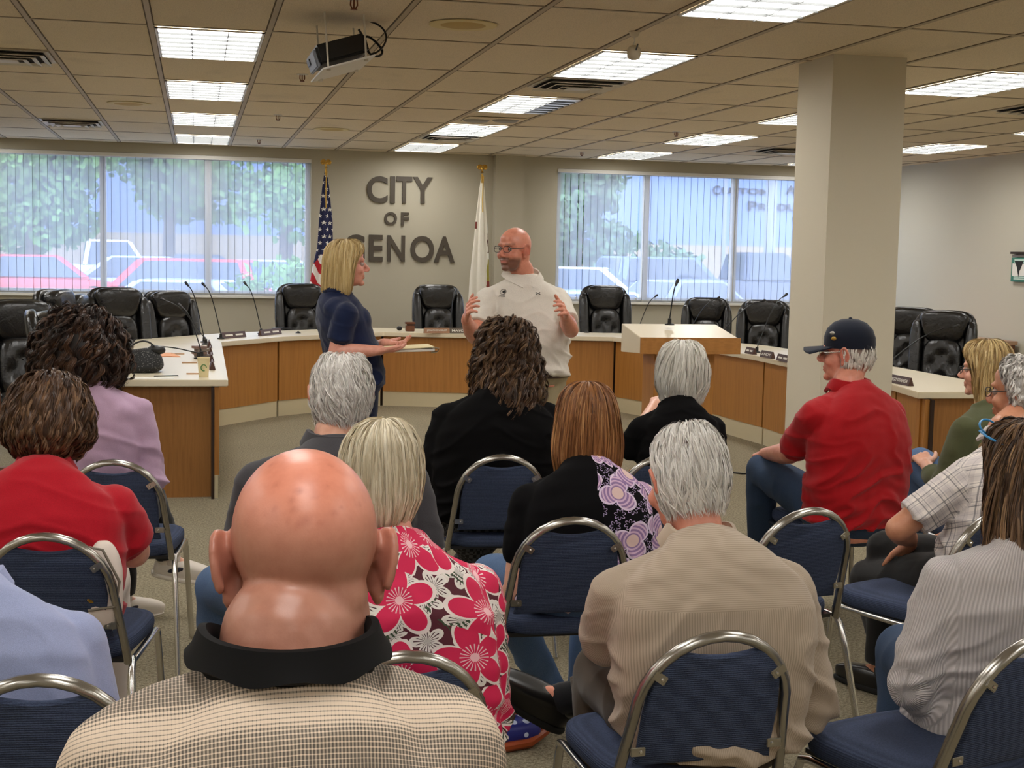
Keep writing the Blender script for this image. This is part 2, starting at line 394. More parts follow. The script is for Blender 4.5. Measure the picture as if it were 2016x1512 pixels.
MB().box((0, .0, -.004), (.5, .4, .006)).build('base_plate', M_TILE, r, smooth=False)
for dx, dy in ((-.14, .06), (.1, -.04)):
    MB().lathe([(0, -.02), (.1, -.02), (.12, -.005), (0, -.005)], (dx, dy, 0), 24).build('disc', mat('grey_disc', c(150, 146, 140), .6), r)
SPR = MB
def sprinkler(x, y, lab):
    r = empty('sprinkler', (x, y, CEIL+.001), 0, lab, 'sprinkler')
    MB().lathe([(0, 0), (.04, 0), (.035, -.006), (0, -.006)], seg=16).build('escutcheon', M_VENT, r)
    q = MB().tube([(-.014, 0, -.006), (-.016, 0, -.03), (-.008, 0, -.045), (.008, 0, -.045), (.016, 0, -.03), (.014, 0, -.006)], .0035, 6).tube([(0, 0, -.006), (0, 0, -.045)], .004, 6)
    q.lathe([(0, -.047), (.016, -.047), (.016, -.050), (0, -.050)], seg=12); q.build('head', M_COPPER, r)
for x, y, l in ((.69, 9.41, 'small copper sprinkler head just below the projector plate'), (.70, 12.37, 'small sprinkler head left of centre, second behind the projector'), (.665, 15.26, 'farthest left sprinkler head, close to the wall top'),
                (.71, 6.5, 'sprinkler head cut by the top edge above the projector'), (4.36, 12.4, 'sprinkler head left of the column, in front of the far light'), (4.28, 15.36, 'farthest right sprinkler head above the right window')): sprinkler(x, y, l)
# projector on its plate
tops = [(.61, 7.33), (.61, 6.88), (.80, 7.34), (.80, 6.88)]; bots = [atY(631, 160, 7.33), atY(647, 139, 6.88), atY(701, 141, 7.34), atY(721, 120, 6.88)]
pr = empty('projector', (.705, 7.11, 2.5), 0, 'black ceiling projector tilted on a white plate with four threaded rods', 'projector')
Mi = Matrix.Translation(-pr.location)
for (x, y), b_ in zip(tops, bots):
    q = MB().tube([(x, y, CEIL-.002), (b_.x, b_.y, b_.z+.004)], .005, 8); q.build('rod', M_VENT, pr, M=Mi)
    MB().lathe([(0, 0), (.011, 0), (.011, .014), (0, .014)], b_, 8).build('rod_nut', M_VENT, pr, M=Mi)
bc = sum(bots, Vector())/4; ex = ((bots[2]+bots[3])-(bots[0]+bots[1])).normalized(); ey = ((bots[0]+bots[2])-(bots[1]+bots[3])).normalized()
ez = ex.cross(ey).normalized(); ey = ez.cross(ex)
PM = Matrix((ex, ey, ez)).transposed().to_4x4(); PM.translation = bc
PMl = Mi @ PM
MB().box((0, 0, .012), (.27, .54, .008)).build('mount_plate', M_WHITE, pr, smooth=False, M=PMl, bevel=.002)
M_BODY = mat('projector_black', c(14, 14, 16), .35)
pj = MB().box((-.0, -.03, .09), (.255, .33, .095)); pj.build('housing', M_BODY, pr, bevel=.012, M=PMl)
MB().box((-.134, -.03, .075), (.02, .30, .085)).build('lens_panel', mat('projector_grey', c(126, 130, 140), .4), pr, bevel=.006, M=PMl)
MB().box((-.146, .05, .085), (.006, .1, .03)).build('lens_opening', M_BLKPL, pr, M=PMl)
cha = lambda P: [q for i in range(len(P)-1) for q in (Vector(P[i])*.75+Vector(P[i+1])*.25, Vector(P[i])*.25+Vector(P[i+1])*.75)]
loop = [(.10, .02, .10), (.17, .03, .15), (.21, .02, .1), (.23, .0, .04), (.19, -.02, .02), (.15, 0, .05), (.16, .02, .12), (.13, .04, .23)]
MB().tube(cha(cha(cha(loop))), .006, 8).build('cable', M_BLKPL, pr, M=PMl)
MB().tube(cha(cha(cha([(.12, .0, .05), (.2, -.02, .04), (.27, 0, .10), (.26, .02, .17), (.19, .03, .22), (.13, .04, .24)]))), .005, 8).build('cable', M_BLKPL, pr, M=PMl)
# small hanging ceiling camera
hd = atY(1248, 104, 6.95)
r = empty('hanging_camera', (hd.x, 6.95, hd.z), 0, 'small round white device hanging from a ceiling clip', 'microphone')
MB().ell((0, 0, 0), (.036, .03, .038), e=.8, seg=24).build('housing', M_COLUMN, r)
MB().lathe([(0, 0), (.03, 0), (.022, -.02), (.008, -.03), (0, -.03)], (.0, 0, CEIL-hd.z-.002), 16).build('ceiling_clip', M_COLUMN, r)
MB().tube([(.0, 0, CEIL-hd.z-.03), (.004, 0, .06), (-.003, 0, .045), (.003, 0, .03)], .0028, 8).build('cord', M_WHITE, r)
MB().box((.006, -.03, .025), (.006, .006, .035), Matrix.Rotation(.3, 3, 'Y')).build('bracket', M_BLKPL, r)
# ================= lettering =================
def textmesh(s, size=1., offset=0., extrude=.01):
    cu = bpy.data.curves.new('t', 'FONT'); cu.body = s; cu.size = size; cu.offset = offset; cu.extrude = extrude; cu.resolution_u = 5
    o = bpy.data.objects.new('t', cu); COL.objects.link(o); dg = bpy.context.evaluated_depsgraph_get(); dg.update()
    me = bpy.data.meshes.new_from_object(o.evaluated_get(dg)); bpy.data.objects.remove(o); bpy.data.curves.remove(cu); return me
def fit_text(s, M, w, h, m, name, parent=None, offset=0., depth=.004, slant=0):
    """text scaled to the box w x h, centred on M (x right, y up, z out)"""
    me = textmesh(s, 1., offset, .5); V = np.empty(len(me.vertices)*3); me.vertices.foreach_get('co', V); V = V.reshape(-1, 3)
    lo, hi = V.min(0), V.max(0); V[:, :2] = (V[:, :2]-(lo+hi)[:2]/2)/(hi-lo)[:2]*[w, h]; V[:, 0] += V[:, 1]*slant; V[:, 2] = V[:, 2]*depth
    setv(me, V); return mkobj(name, me, m, parent, False, M)
FRONT = Matrix(((1, 0, 0, 0), (0, 0, -1, 0), (0, 1, 0, 0), (0, 0, 0, 1)))   # x right, y up, z toward the camera
for ch, xa, xb, ya, yb, w_ in (('C', 723, 763, 346, 400, 'starting the word CITY'), ('I', 769, 777.5, 347, 400, 'second in the word CITY'), ('T', 781, 811, 347, 400, 'third in the word CITY'), ('Y', 813, 851, 348, 401, 'ending the word CITY'),
    ('O', 757, 781.5, 417, 443, 'in the small word OF'), ('F', 790, 805, 418, 444, 'in the small word OF'),
    ('G', 677, 718, 461, 514, 'starting GENOA, partly behind the woman'), ('E', 727, 753.5, 462, 515, 'second in the word GENOA'), ('N', 763, 797, 463, 515.5, 'third in the word GENOA'), ('O', 808.5, 854, 464, 517, 'fourth in the word GENOA'), ('A', 855, 895, 465, 517, 'ending the word GENOA')):
    a, b_ = atY(xa, ya, YF-.02), atY(xb, yb, YF-.02); M = Matrix.Translation(((a.x+b_.x)/2, YF-.014, (a.z+b_.z)/2)) @ FRONT
    if ch == 'I': o = MB().box((0, 0, 0), (b_.x-a.x, a.z-b_.z, .024)).build('wall_letter', M_LETTER, smooth=False, M=M)
    else: o = fit_text(ch, M, b_.x-a.x, a.z-b_.z, M_LETTER, 'wall_letter', offset=.022, depth=.024)
    tag(o, 'dark metal letter %s on the back wall, %s' % (ch, w_), 'letter', 'letters reading CITY OF GENOA')
# ================= dais =================
INN = [(0.20, 8.92), (0.22, 12.45), (0.80, 13.2), (1.87, 14.02), (4.12, 13.45), (4.58, 12.15), (4.67, 11.0), (4.62, 8.62), (4.52, 8.05)]
def offset(pl, d):
    out = []
    for i, p in enumerate(pl):
        a = Vector(pl[max(i-1, 0)]); b = Vector(pl[min(i+1, len(pl)-1)]); p = Vector(p)
        n1 = (p-a) if i else (b-p); n2 = (b-p) if i < len(pl)-1 else (p-a)
        n1.normalize(); n2.normalize(); N1 = Vector((-n1.y, n1.x)); N2 = Vector((-n2.y, n2.x)); nn = (N1+N2).normalized()
        out.append(p+nn*d/max(nn.dot(N1), .4))
    return out
OUT = offset(INN, .74); OUT[-1] = Vector((5.35, 8.05)); OUT[-2] = Vector((5.36, 8.7))
mb = MB(); n = len(INN)
R = []
for a, b in zip(INN, OUT):
    R.append([Vector((a[0], a[1], .718)), Vector((b[0], b[1], .718)), Vector((b[0], b[1], .76)), Vector((a[0], a[1], .76))])
mb.rings(R)
tag(mb.build('worktop', M_LAM, smooth=False, bevel=.004), 'cream laminate worktop running round the whole U-shaped dais', 'worktop')
BI = offset(INN, .055); BO = offset(INN, .60)
segl = ['oak dais section along the left arm, behind the paper cup', 'oak dais section at the left corner between two dark joints', 'oak dais section left of centre behind the standing woman',
        'wide oak dais section at the centre behind the standing man', 'oak dais section behind the lectern', 'oak dais section right of the lectern, white kick below', 'narrow oak dais section beside the column', 'oak dais section at the end of the right arm, cut by the column']
for i in range(n-1):
    a, b = Vector(BI[i]), Vector(BI[i+1]); d = (b-a).normalized(); nn = Vector((-d.y, d.x)); L = (b-a).length
    r = empty('dais_unit', (a.x, a.y, 0), math.atan2(d.y, d.x), segl[i], 'dais unit', 'oak sections of the dais')
    M_ = M_OAK
    MB().b2((.012, 0, .15), (L-.012, .03, .712)).build('front_panel', M_, r, smooth=False)
    MB().b2((.012, .008, 0), (L-.012, .03, .15)).build('toe_kick', M_TOE, r, smooth=False)
    MB().b2((-.02, .031, .0), (L+.02, .05, .712)).build('inner_panel', M_GAP, r, smooth=False)
# arm end panels
r = empty('end_panel', (-.22, 8.99, 0), 0, 'oak end panel of the left dais arm with cathedral grain', 'panel')
MB().b2((-.34, 0, 0), (.345, .035, .716)).build('panel', M_OAK2, r, smooth=False)
MB().b2((.35, 0, 0), (.356, .12, .19)).build('toe_edge', M_TOE, r, smooth=False)
r = empty('end_panel', (4.95, 8.12, 0), 0, 'oak end panel of the right dais arm beside the blonde woman', 'panel')
MB().b2((-.32, 0, 0), (.34, .035, .716)).build('panel', M_OAK2, r, smooth=False)
MB().b2((-.375, -.005, 0), (-.325, .04, .716)).build('corner_post', M_OAK, r, smooth=False)
# lectern
LX0, LX1 = atY(1262, 669, 9.0), atY(1455, 663, 9.0); LF = atY(1217.3, 637, 9.45)
cx = (LX0.x+LX1.x)/2; wl = LX1.x-LX0.x; zf = (LX0.z+LX1.z)/2; zb = LF.z
r = empty('lectern', (cx, 9.2, 0), 0, 'oak lectern with a sloping cream top and a gooseneck microphone on it', 'lectern')
q = MB(); h = wl/2
sec = [(-.2, zf-.105), (.25, zb-.20), (.25, zb), (-.2, zf)]
q.rings([[Vector((-h, y, z)) for y, z in sec], [Vector((h, y, z)) for y, z in sec]]); q.build('top_box', M_LAM, r, smooth=False, bevel=.003)
q = MB(); q.b2((-h-.006, -.215, zf-.108), (h+.008, -.199, zf+.004)); q.build('front_rail', M_OAKH, r, smooth=False)
MB().b2((-.22, -.10, .03), (.22, .16, zf-.09)).build('pedestal', M_OAK, r, smooth=False, bevel=.004)
MB().b2((-.27, -.2, 0), (.27, .26, .06)).build('base', M_OAKH, r, smooth=False, bevel=.004)
# ================= microphones =================
def mic(bp, hp, lab, bend=.06, grp=None, base=True, thick=1.):
    """bp base point, hp mic head tip (world)"""
    r = empty('gooseneck_microphone', bp, 0, lab, 'microphone', grp); d = Vector(hp)-Vector(bp)
    MB().lathe([(0, 0), (.035, 0), (.033, .008), (.014, .014), (.013, .045), (.006, .05), (0, .05)], seg=16).build('base', M_BLKPL, r)
    up = Vector((0, 0, d.z)); side = d-up; pts = []
    for k in range(13):
        t = k/12; s_ = .78*t+.22*t**5
        p = Vector((side.x*s_, side.y*s_, .04+(d.z-.04)*((1.12*t-.12*t**6) if t < .9 else (1.12*t-.12*t**6)))); pts.append(p)
    MB().tube(pts, .0045*thick, 8).build('gooseneck', M_BLKMET, r)
    t = (pts[-1]-pts[-3]).normalized(); q = t.to_track_quat('Z', 'Y').to_matrix()
    MB().lathe([(0, -.01), (.008, -.008), (.010, .01), (.013, .028), (.010, .042), (0, .046)], pts[-1], 12, q).build('capsule', M_BLKPL, r)
    return r
def micp(b, h_, lab, dy=.12, z=.762):
    bp = atZ(b[0], b[1], z); hp = atY(h_[0], h_[1], bp.y+dy); return mic(bp, hp, lab)
micp((402, 674), (370, 562), 'gooseneck microphone on the left arm, leftmost upright head above the sill')
micp((435, 667), (403, 563), 'gooseneck microphone beside the first dark nameplate at the left corner')
micp((514, 657), (485, 561), 'gooseneck microphone beside the second nameplate, near the left chair')
micp((397, 704), (358, 605), 'gooseneck microphone standing behind the paper cup')
micp((405, 678), (325, 592), 'gooseneck microphone leaning far left in front of a leather chair')
micp((391, 706), (309, 682), 'gooseneck microphone bent low over the black handbag', dy=-.05)
micp((1256, 655), (1290, 584), 'short gooseneck microphone left of the lectern microphone, base hidden')
micp((1352, 667), (1411, 588), 'gooseneck microphone behind the lectern, in front of the right chair')
micp((1410, 677), (1500, 593), 'gooseneck microphone right of the lectern top, its base hidden')
micp((1490, 694), (1544, 583), 'gooseneck microphone between the small nameplates near the column')
micp((886, 655), (894, 580), 'gooseneck microphone in front of the middle leather chair')
micp((1735, 735), (1879, 643), 'gooseneck microphone right of the column bending over leather chairs', dy=.0)
lz = zf+(zb-zf)*.62; lb = atY(1318, 640, 9.3)
mic(Vector((lb.x, 9.3, lb.z)), atY(1331, 560, 9.33), 'black gooseneck microphone standing on the lectern top')
# ================= nameplates and small things on the dais =================
M_PLATE = mat('nameplate_brown', c(70, 42, 34), .45)
def plate(pa, pb, lab, text=None, h_=.055, z=.762, m=None, grp=None):
    a, b = atZ(pa[0], pa[1], z), atZ(pb[0], pb[1], z); d = b-a; d.z = 0; L = d.length
    r = empty('nameplate', (a+b)/2, math.atan2(d.y, d.x), lab, 'nameplate', grp)
    q = MB(); s_ = [(-.012, 0), (.03, 0), (.012, h_), (.006, h_)]
    q.rings([[Vector((-L/2, y, z_)) for y, z_ in s_], [Vector((L/2, y, z_)) for y, z_ in s_]]); q.build('block', m or M_PLATE, r, smooth=False)
    if text:
        M = Matrix.Translation((0, -.0045, h_*.5)) @ Matrix.Rotation(-.31, 4, 'X') @ FRONT
        fit_text(text, M, L*.8, h_*.42, M_WHITETXT, 'lettering', r, .01, .001)
    else:
        for k in range(2):
            MB().box((L*(-.2+.42*k), -.0045, h_*.5), (L*.3, .002, h_*.28), Matrix.Rotation(-.31, 3, 'X')).build('lettering', M_WHITETXT, r, smooth=False)
plate((436, 667), (483, 663), 'brown nameplate at the left corner of the dais, first of two'); plate((513, 661), (553, 657), 'brown nameplate left of the leather chair, second of two')
plate((835, 656), (885, 656), 'wide tan nameplate in front of the middle leather chair', 'JONATHON BRUST', m=mat('nameplate_tan', c(150, 110, 80), .45)); plate((886, 656), (922, 656), 'grey nameplate reading MAYOR beside the standing man', 'MAYOR', m=mat('nameplate_grey', c(92, 80, 68), .45))
plate((1468, 695), (1484, 698), 'tiny nameplate left of the microphone base beside the column'); plate((1498, 702), (1520, 706), 'small brown nameplate with short white text right of the microphone base', 'ANDY')
plate((1530, 709), (1553, 714), 'small brown nameplate cut by the column edge'); plate((1752, 752), (1791, 760), 'brown nameplate on the right arm just right of the column', 'BECKY STEVENSON')
for Y, l in ((9.75, 'side-turned nameplate beside the paper cup, nearest of the row'), (10.4, 'second side-turned nameplate of the row on the left arm'), (11.1, 'third side-turned nameplate of the row on the left arm'), (11.8, 'farthest side-turned nameplate on the left arm')):
    r = empty('nameplate', (.12, Y, .761), PI/2, l, 'nameplate', 'nameplates along the left arm'); q = MB(); s_ = [(-.012, 0), (.03, 0), (.012, .055), (.006, .055)]
    q.rings([[Vector((-.13, y, z_)) for y, z_ in s_], [Vector((.13, y, z_)) for y, z_ in s_]]); q.build('block', M_PLATE, r, smooth=False)
    MB().box((0, -.0045, .028), (.2, .002, .015), Matrix.Rotation(-.31, 3, 'X')).build('lettering', M_WHITETXT, r, smooth=False)
p = atZ(401, 742, .761)
r = empty('paper_cup', p, 0, 'cream paper cup with a green round mark near the end of the left arm', 'cup')
MB().lathe([(0, 0), (.030, 0), (.040, .120), (.042, .122), (.041, .127), (.038, .124), (.029, .006), (0, .006)], seg=28).build('cup_body', mat('cup_cream', c(222, 208, 164), .6), r)
q = MB(); q.tube([(.017*math.cos(t*PI/8), -.0365, .062+.02*math.sin(t*PI/8)) for t in range(14)], .003, 6); q.build('green_mark', mat('green_print', c(58, 120, 62), .6), r)
p = atZ(395, 703, .761)
r = empty('paper_stack', p, .1, 'small stack of grey patterned packets behind the paper cup', 'stack')
for k in range(4): MB().box((.01*(-1)**k, 0, .012+.021*k), (.11-.008*k, .09, .018), Matrix.Rotation(.1*k, 3, 'Z')).build('packet', mat('packet_grey', c(120+12*(k % 2), 108, 98), .7), r, smooth=False)
for (xa, xb, y_, l) in ((337, 363, 697, 'thin brown wooden strip on the left arm, farthest of three'), (358, 388, 714.5, 'thin brown wooden strip on the left arm, middle of three'), (367, 391, 736, 'thin brown wooden strip left of the paper cup, nearest of three')):
    a, b = atZ(xa, y_, .762), atZ(xb, y_, .762); tag(MB().b2((a.x, a.y-.012, .7605), (b.x, a.y+.012, .768)).build('wooden_strip', mat('strip_wood', c(186, 148, 110), .6), smooth=False), l, 'strip', 'wooden strips on the left arm')
# handbag with sequins
p = atZ(276, 735, .761)
def _seq(N, b):
    o = N.coord(); v = N.vor(o, 90); return {'Base Color': N.ramp(v, [(.15, c(120, 120, 118)), (.3, c(18, 18, 19))]), 'Roughness': N.ramp(v, [(.2, .25), (.4, .7)])}
r = empty('handbag', p+Vector((0, .12, 0)), -.05, 'black slouchy handbag with grey sequins on the left desk arm', 'handbag')
q = MB().ell((0, 0, .07), (.145, .11, .085), e=.7, seg=28, fn=lambda p: (p.x*(1-.12*p.z), p.y*(1-.35*p.z), p.z*(1-.12*p.x)+.12*math.sin(3*p.x)*max(p.z, 0)))
q.build('bag_body', mat('sequin_black', rough=.5, fn=_seq), r)
MB().tube(cha(cha(cha([(-.09, -.02, .14), (-.03, -.03, .2), (.05, -.03, .21), (.11, -.02, .15), (.13, -.03, .05)]))), .006, 8).build('strap', M_BLKPL, r)
MB().ell((.1, -.0, .145), (.06, .04, .03), e=.8).build('flap', M_BLKPL, r)
a = atZ(303, 700, .762); tag(MB().prism([(0, 0), (.2, -.08), (.13, .3), (-.03, .3)], .7605, .766, Matrix.Translation((a.x, a.y-.05, 0))).build('folder', mat('peach_folder', c(226, 160, 116), .7), smooth=False), 'peach orange folder lying behind the black handbag', 'folder')
a = atZ(255, 745, .762); r = empty('paper_sheet', (a.x+.12, a.y+.02, .761), .03, 'white paper sheet with a pen at the near edge of the left arm', 'paper')
MB().box((0, 0, .001), (.30, .1, .002)).build('sheet', M_PAPER, r, smooth=False)
a2 = atZ(335, 742, .762); tag(MB().tube([(a2.x-.1, a2.y-.01, .768), (a2.x+.05, a2.y+.03, .768)], .004, 8).build('pen', M_BLKPL), 'black pen lying beside the white paper sheet', 'pen')
a = atZ(807, 652, .761); r = empty('gavel_stand', a, 0, 'small brown wooden gavel stand left of the tan nameplate', 'gavel stand')
MB().box((0, 0, .03), (.09, .07, .06)).build('block', M_DARKWOOD, r, bevel=.004); MB().box((0, 0, .085), (.1, .08, .022)).build('lid', M_DARKWOOD, r, bevel=.004)
MB().box((0, 0, .067), (.06, .05, .012)).build('slot', M_GAP, r)
a = atZ(789, 652, .761); tag(MB().ell(a+Vector((0, .1, .025)), (.03, .03, .025)).build('gavel', M_BLKPL), 'black round knob beside the wooden gavel stand', 'gavel')
for x_, y_, l in ((587, 656, 'small black cable grommet left of the standing woman'), (1155, 655, 'small black cable grommet right of the standing man')):
    a = atZ(x_, y_, .761); tag(MB().lathe([(0, 0), (.03, 0), (.022, .008), (.006, .02), (0, .02)], a, 16).build('cable_grommet', M_BLKPL), l, 'grommet')
a = atZ(556, 648, .762); tag(MB().box(a+Vector((0, 0, .006)), (.2, .12, .012), Matrix.Rotation(.15, 3, 'Z')).build('binder', M_BLKPL, bevel=.003), 'flat black binder on the desk before the left leather chair', 'binder')
# ================= executive chairs =================
def _lea(N, b):
    o = N.coord(); w = N.noise(N.map(o, (1, 1, .8)), 16, 3, .55, 1.1); f = N.vor(o, 150)
    return {'Normal': N.bump(N.m('ADD', w, N.m('MULTIPLY', f, .1)), .32, .014)}
M_LEA = mat('black_leather', c(20, 19, 19), .27, fn=_lea, spec=.6)
def make_exec():
    r = empty('office_chair', (0, 0, 0)); tag(r, cat='office chair', group='black leather chairs around the dais')
    BK = Matrix.Translation((0, -.16, .50)) @ Matrix.Rotation(math.radians(10), 4, 'X')   # back frame tilts backwards
    def P(name, c0, rad, e=.6, fn=None, rot=None, m=M_LEA, par=r, seg=28):
        return MB().ell(c0, rad, rot, seg, e, fn=fn).build(name, m, par, M=BK if par is r else None, ang=None)
    sh = lambda p: (p.x*(1-.10*max(-p.z, 0)), p.y, p.z)
    P('back_shell', (0, -.05, .34), (.272, .045, .37), .45, sh)
    P('headrest', (0, .03, .555), (.225, .075, .135), .55, lambda p: (p.x*(.84+.16*p.z), p.y*(1+.25*p.z), p.z+.05*(p.x*p.x)*(-1 if p.z < 0 else -.6)))
    for s_ in (-1, 1):
        P('side_wing', (s_*.215, .02, .30), (.055, .075, .31), .6, lambda p, s_=s_: (p.x+s_*.12*math.sin(p.z*1.5+.4), p.y*(1-.2*p.z), p.z), Matrix.Rotation(s_*-.25, 3, 'Z'))
    btn = [(0, .06), (-.08, -.03), (.08, -.03), (0, -.12), (-.08, -.2), (.08, -.2)]
    def tuft(p):
        x, z = p.x*.16, p.z*.2; d = 0
        for bx, bz in btn: d += math.exp(-((x-bx)**2+(z-bz)**2)/.0012)
        return (p.x, p.y*(1-.75*min(d, 1)), p.z)
    t = P('tufted_panel', (0, .03, .24), (.165, .075, .21), .6, tuft, seg=56)
    q = MB()
    for bx, bz in btn[:5]: MB().ell((bx, .058, .24+bz), (.009, .006, .009), seg=8).build('button', M_LEA, t)
    P('lumbar_roll', (0, .03, .03), (.2, .07, .07), .6)
    MB().ell((0, .07, .47), (.26, .27, .075), None, 28, .55).build('seat', M_LEA, r, ang=None)
    for s_ in (-1, 1):
        a = empty_part('armrest', r)
        MB().tube([(s_*.27, -.12, .66), (s_*.285, 0, .685), (s_*.29, .14, .68), (s_*.285, .24, .64)], [.02, .032, .032, .024], 12, flat=(.6, 1.1)).build('arm_pad', M_LEA, a)
        MB().tube([(s_*.265, .17, .44), (s_*.285, .25, .52), (s_*.285, .24, .63), (s_*.285, .1, .655), (s_*.27, -.14, .64), (s_*.26, -.17, .5)], .018, 10).build('arm_frame', M_DARKWOOD, a)
    MB().tube([(0, .05, .08), (0, .05, .41)], .03, 12).build('gas_lift', M_BLKMET, r)
    for k in range(5):
        t_ = 2*PI*k/5+.3; l = MB().tube([(0, .05, .10), (.3*math.cos(t_), .05+.3*math.sin(t_), .075)], [.028, .018], 8).build('base_leg', M_DARKWOOD, r)
        MB().lathe([(0, -.014), (.028, -.014), (.03, 0), (.028, .014), (0, .014)], (.3*math.cos(t_), .05+.3*math.sin(t_), .031), 14, Matrix.Rotation(PI/2, 3, 'Y')).build('caster', M_BLKPL, l)
    return r
def empty_part(name, parent):
    o = bpy.data.objects.new(name, None); COL.objects.link(o); o.parent = parent; o.empty_display_size = .05; return o
exch = [  # px of back centre, py of top, Y, facing angle (0 = facing away from camera), label
 (592, 563, 15.05, PI+.05, 'black leather office chair just left of the standing woman, below the flag'),
 (861, 565, 15.15, PI-.02, 'black leather office chair at the centre, between the standing man and woman'),
 (1190, 566, 14.9, PI-.12, 'black leather office chair right of the standing man, under the window'),
 (1392, 590, 14.1, PI-.35, 'black leather office chair behind the lectern, first right of it'),
 (1506, 595, 13.1, PI-.45, 'black leather office chair behind the small nameplates, cut by the column'),
 (1795, 610, 11.6, PI-.55, 'black leather office chair right of the column, mostly hidden behind another'),
 (1862, 617, 10.7, PI-.65, 'black leather office chair right of the column, nearest and turned toward the desk'),
 (228, 571, 12.9, PI+.3, 'black leather office chair right behind the curly dark haired woman in lavender'),
 (330, 577, 13.45, PI+.5, 'black leather office chair behind the black handbag, tilted to the left'),
 (104, 576, 11.2, -PI/2-.25, 'black leather office chair at the left, behind two nearer ones, seen from the side'),
 (142, 584, 11.95, -PI/2-.1, 'black leather office chair at the left, mostly hidden behind the side-on one'),
 (32, 597, 9.9, PI+.42, 'black leather office chair cut by the left edge, front turned to the camera'),
 (78, 619, 8.35, -PI/2+.12, 'black leather office chair at the left edge seen from its side, nearest of all')]
proto = make_exec()
for k, (px, py, Y, rz, lab) in enumerate(exch):
    o = proto if k == 0 else copy_tree(proto)
    tp = atY(px, py, Y); H0 = 1.165; s_ = max(.88, min(1.1, tp.z/H0))
    d = Vector((math.sin(rz), -math.cos(rz), 0))*.28*s_       # back of the chair relative to its centre
    o.location = (tp.x-d.x, Y-d.y, 0); o.rotation_euler = (0, 0, rz); o.scale = (s_, s_, s_); o['label'] = lab
# ================= banquet chairs =================
def _chr(N, b):
    return {'Roughness': N.m('ADD', .13, N.m('MULTIPLY', N.noise(N.coord(), 12, 2), .12))}
M_HOOP = mat('hoop_nickel', c(170, 166, 158), .25, .95)
M_LEG = mat('leg_chrome', c(216, 214, 210), .1, 1., fn=_chr)
def _fab(N, b):
    o = N.coord(); w = N.wave(N.map(o, (1, 1, 1)), 62, 1.2, 3, 'Z', 1); n = N.noise(o, 320, 2, .8); v = N.noise(N.map(o, (260, 260, 50)), 1, 2)
    col = N.mix(N.m('ADD', N.m('MULTIPLY', n, .6), N.m('MULTIPLY', v, .4)), c(30, 38, 56), c(86, 98, 128))
    return {'Base Color': N.mix(1., col, N.ramp(w, [(0, .74), (1, 1.)]), 'MULTIPLY'), 'Normal': N.bump(N.m('ADD', w, n), .45, .003)}
M_FAB = mat('blue_weave', rough=.9, fn=_fab, spec=.2)
def make_banquet():
    r = empty('banquet_chair'); tag(r, cat='chair', group='blue banquet chairs')
    tilt = lambda z: .05-.13*(z-.42)/.39     # y of the back plane
    rx, z1, zt = .172, .635, .812; pts = []
    for z in (.425, .5, .58): pts.append(Vector((-(.195-.023*(z-.42)/.215), tilt(z), z)))
    for k in range(17):
        t = PI-PI*k/16; pts.append(Vector((rx*math.cos(t), tilt(z1+(zt-z1)*math.sin(t)), z1+(zt-z1)*math.sin(t)-.0)))
    for z in (.58, .5, .425): pts.append(Vector((.195-.023*(z-.42)/.215, tilt(z), z)))
    MB().tube(pts, .0150, 12, flat=(1.05, .8), up=(0, 1, 0)).build('back_frame', M_HOOP, r)
    # pad outline (x, z)
    o = [(-.160, .505), (.160, .505)]
    o += [(.155-.0*k, .505+.13*k/4) for k in range(1, 5)]
    for k in range(1, 7):
        t = PI/2*k/7; o.append((.095+.058*math.cos(t), .635+.145*math.sin(t)))
    for k in range(9): o.append((.085-.17*k/8, .779-.012*math.sin(PI*k/8)))
    for k in range(6, 0, -1):
        t = PI/2*k/7; o.append((-.095-.058*math.cos(t), .635+.145*math.sin(t)))
    o += [(-.155, .505+.13*k/4) for k in range(4, 0, -1)]
    R = []; cxz = Vector((0, .64))
    for dy, s_ in ((-.014, .0), (-.0145, .955), (-.010, .985), (0, 1.), (.010, .985), (.016, .95), (.026, .6), (.029, .001)):
        s_ = max(s_, .001); R.append([Vector((x*s_, tilt(.64+(z-.64)*s_)+dy, .64+(z-.64)*s_)) for x, z in o])
    R2 = R[1:]; q = MB(); q.rings(R2); q.build('backrest', M_FAB, r, ang=50)
    for s_ in (-1, 1):
        for (x, z, rt) in ((.135, .725, .6), (.158, .545, 0)):
            b = MB().box((0, 0, 0), (.034, .004, .02)); 
            M = Matrix.Translation((s_*x, tilt(z)-.018, z)) @ Matrix.Rotation(s_*-rt, 4, 'Y')
            b.build('bracket', M_HOOP, r, bevel=.0018, M=M)
            MB().ell((-s_*.006, -.003, 0), (.004, .003, .004), seg=8).build('screw', M_LEG, r.children[-1])
    MB().ell((0, .245, .455), (.205, .215, .036), None, 32, .5, fn=lambda p: (p.x*(1+.07*p.y), p.y, p.z)).build('seat', M_FAB, r, ang=None)
    MB().box((0, .245, .427), (.36, .38, .012)).build('seat_board', M_BLKPL, r)
    for s_ in (-1, 1):
        fx = .205
        MB().tube([(s_*.226, .46, .006), (s_*fx, .43, .39), (s_*fx, .42, .415), (s_*fx, .39, .422), (s_*.203, .06, .422)], .0115, 12, flat=(1, .85)).build('front_leg', M_LEG, r)
        MB().tube([(s_*.203, .07, .43), (s_*.206, .035, .40), (s_*.212, .01, .33), (s_*.232, -.075, .006)], .0125, 12, flat=(1, .85)).build('rear_leg', M_LEG, r)
    return r
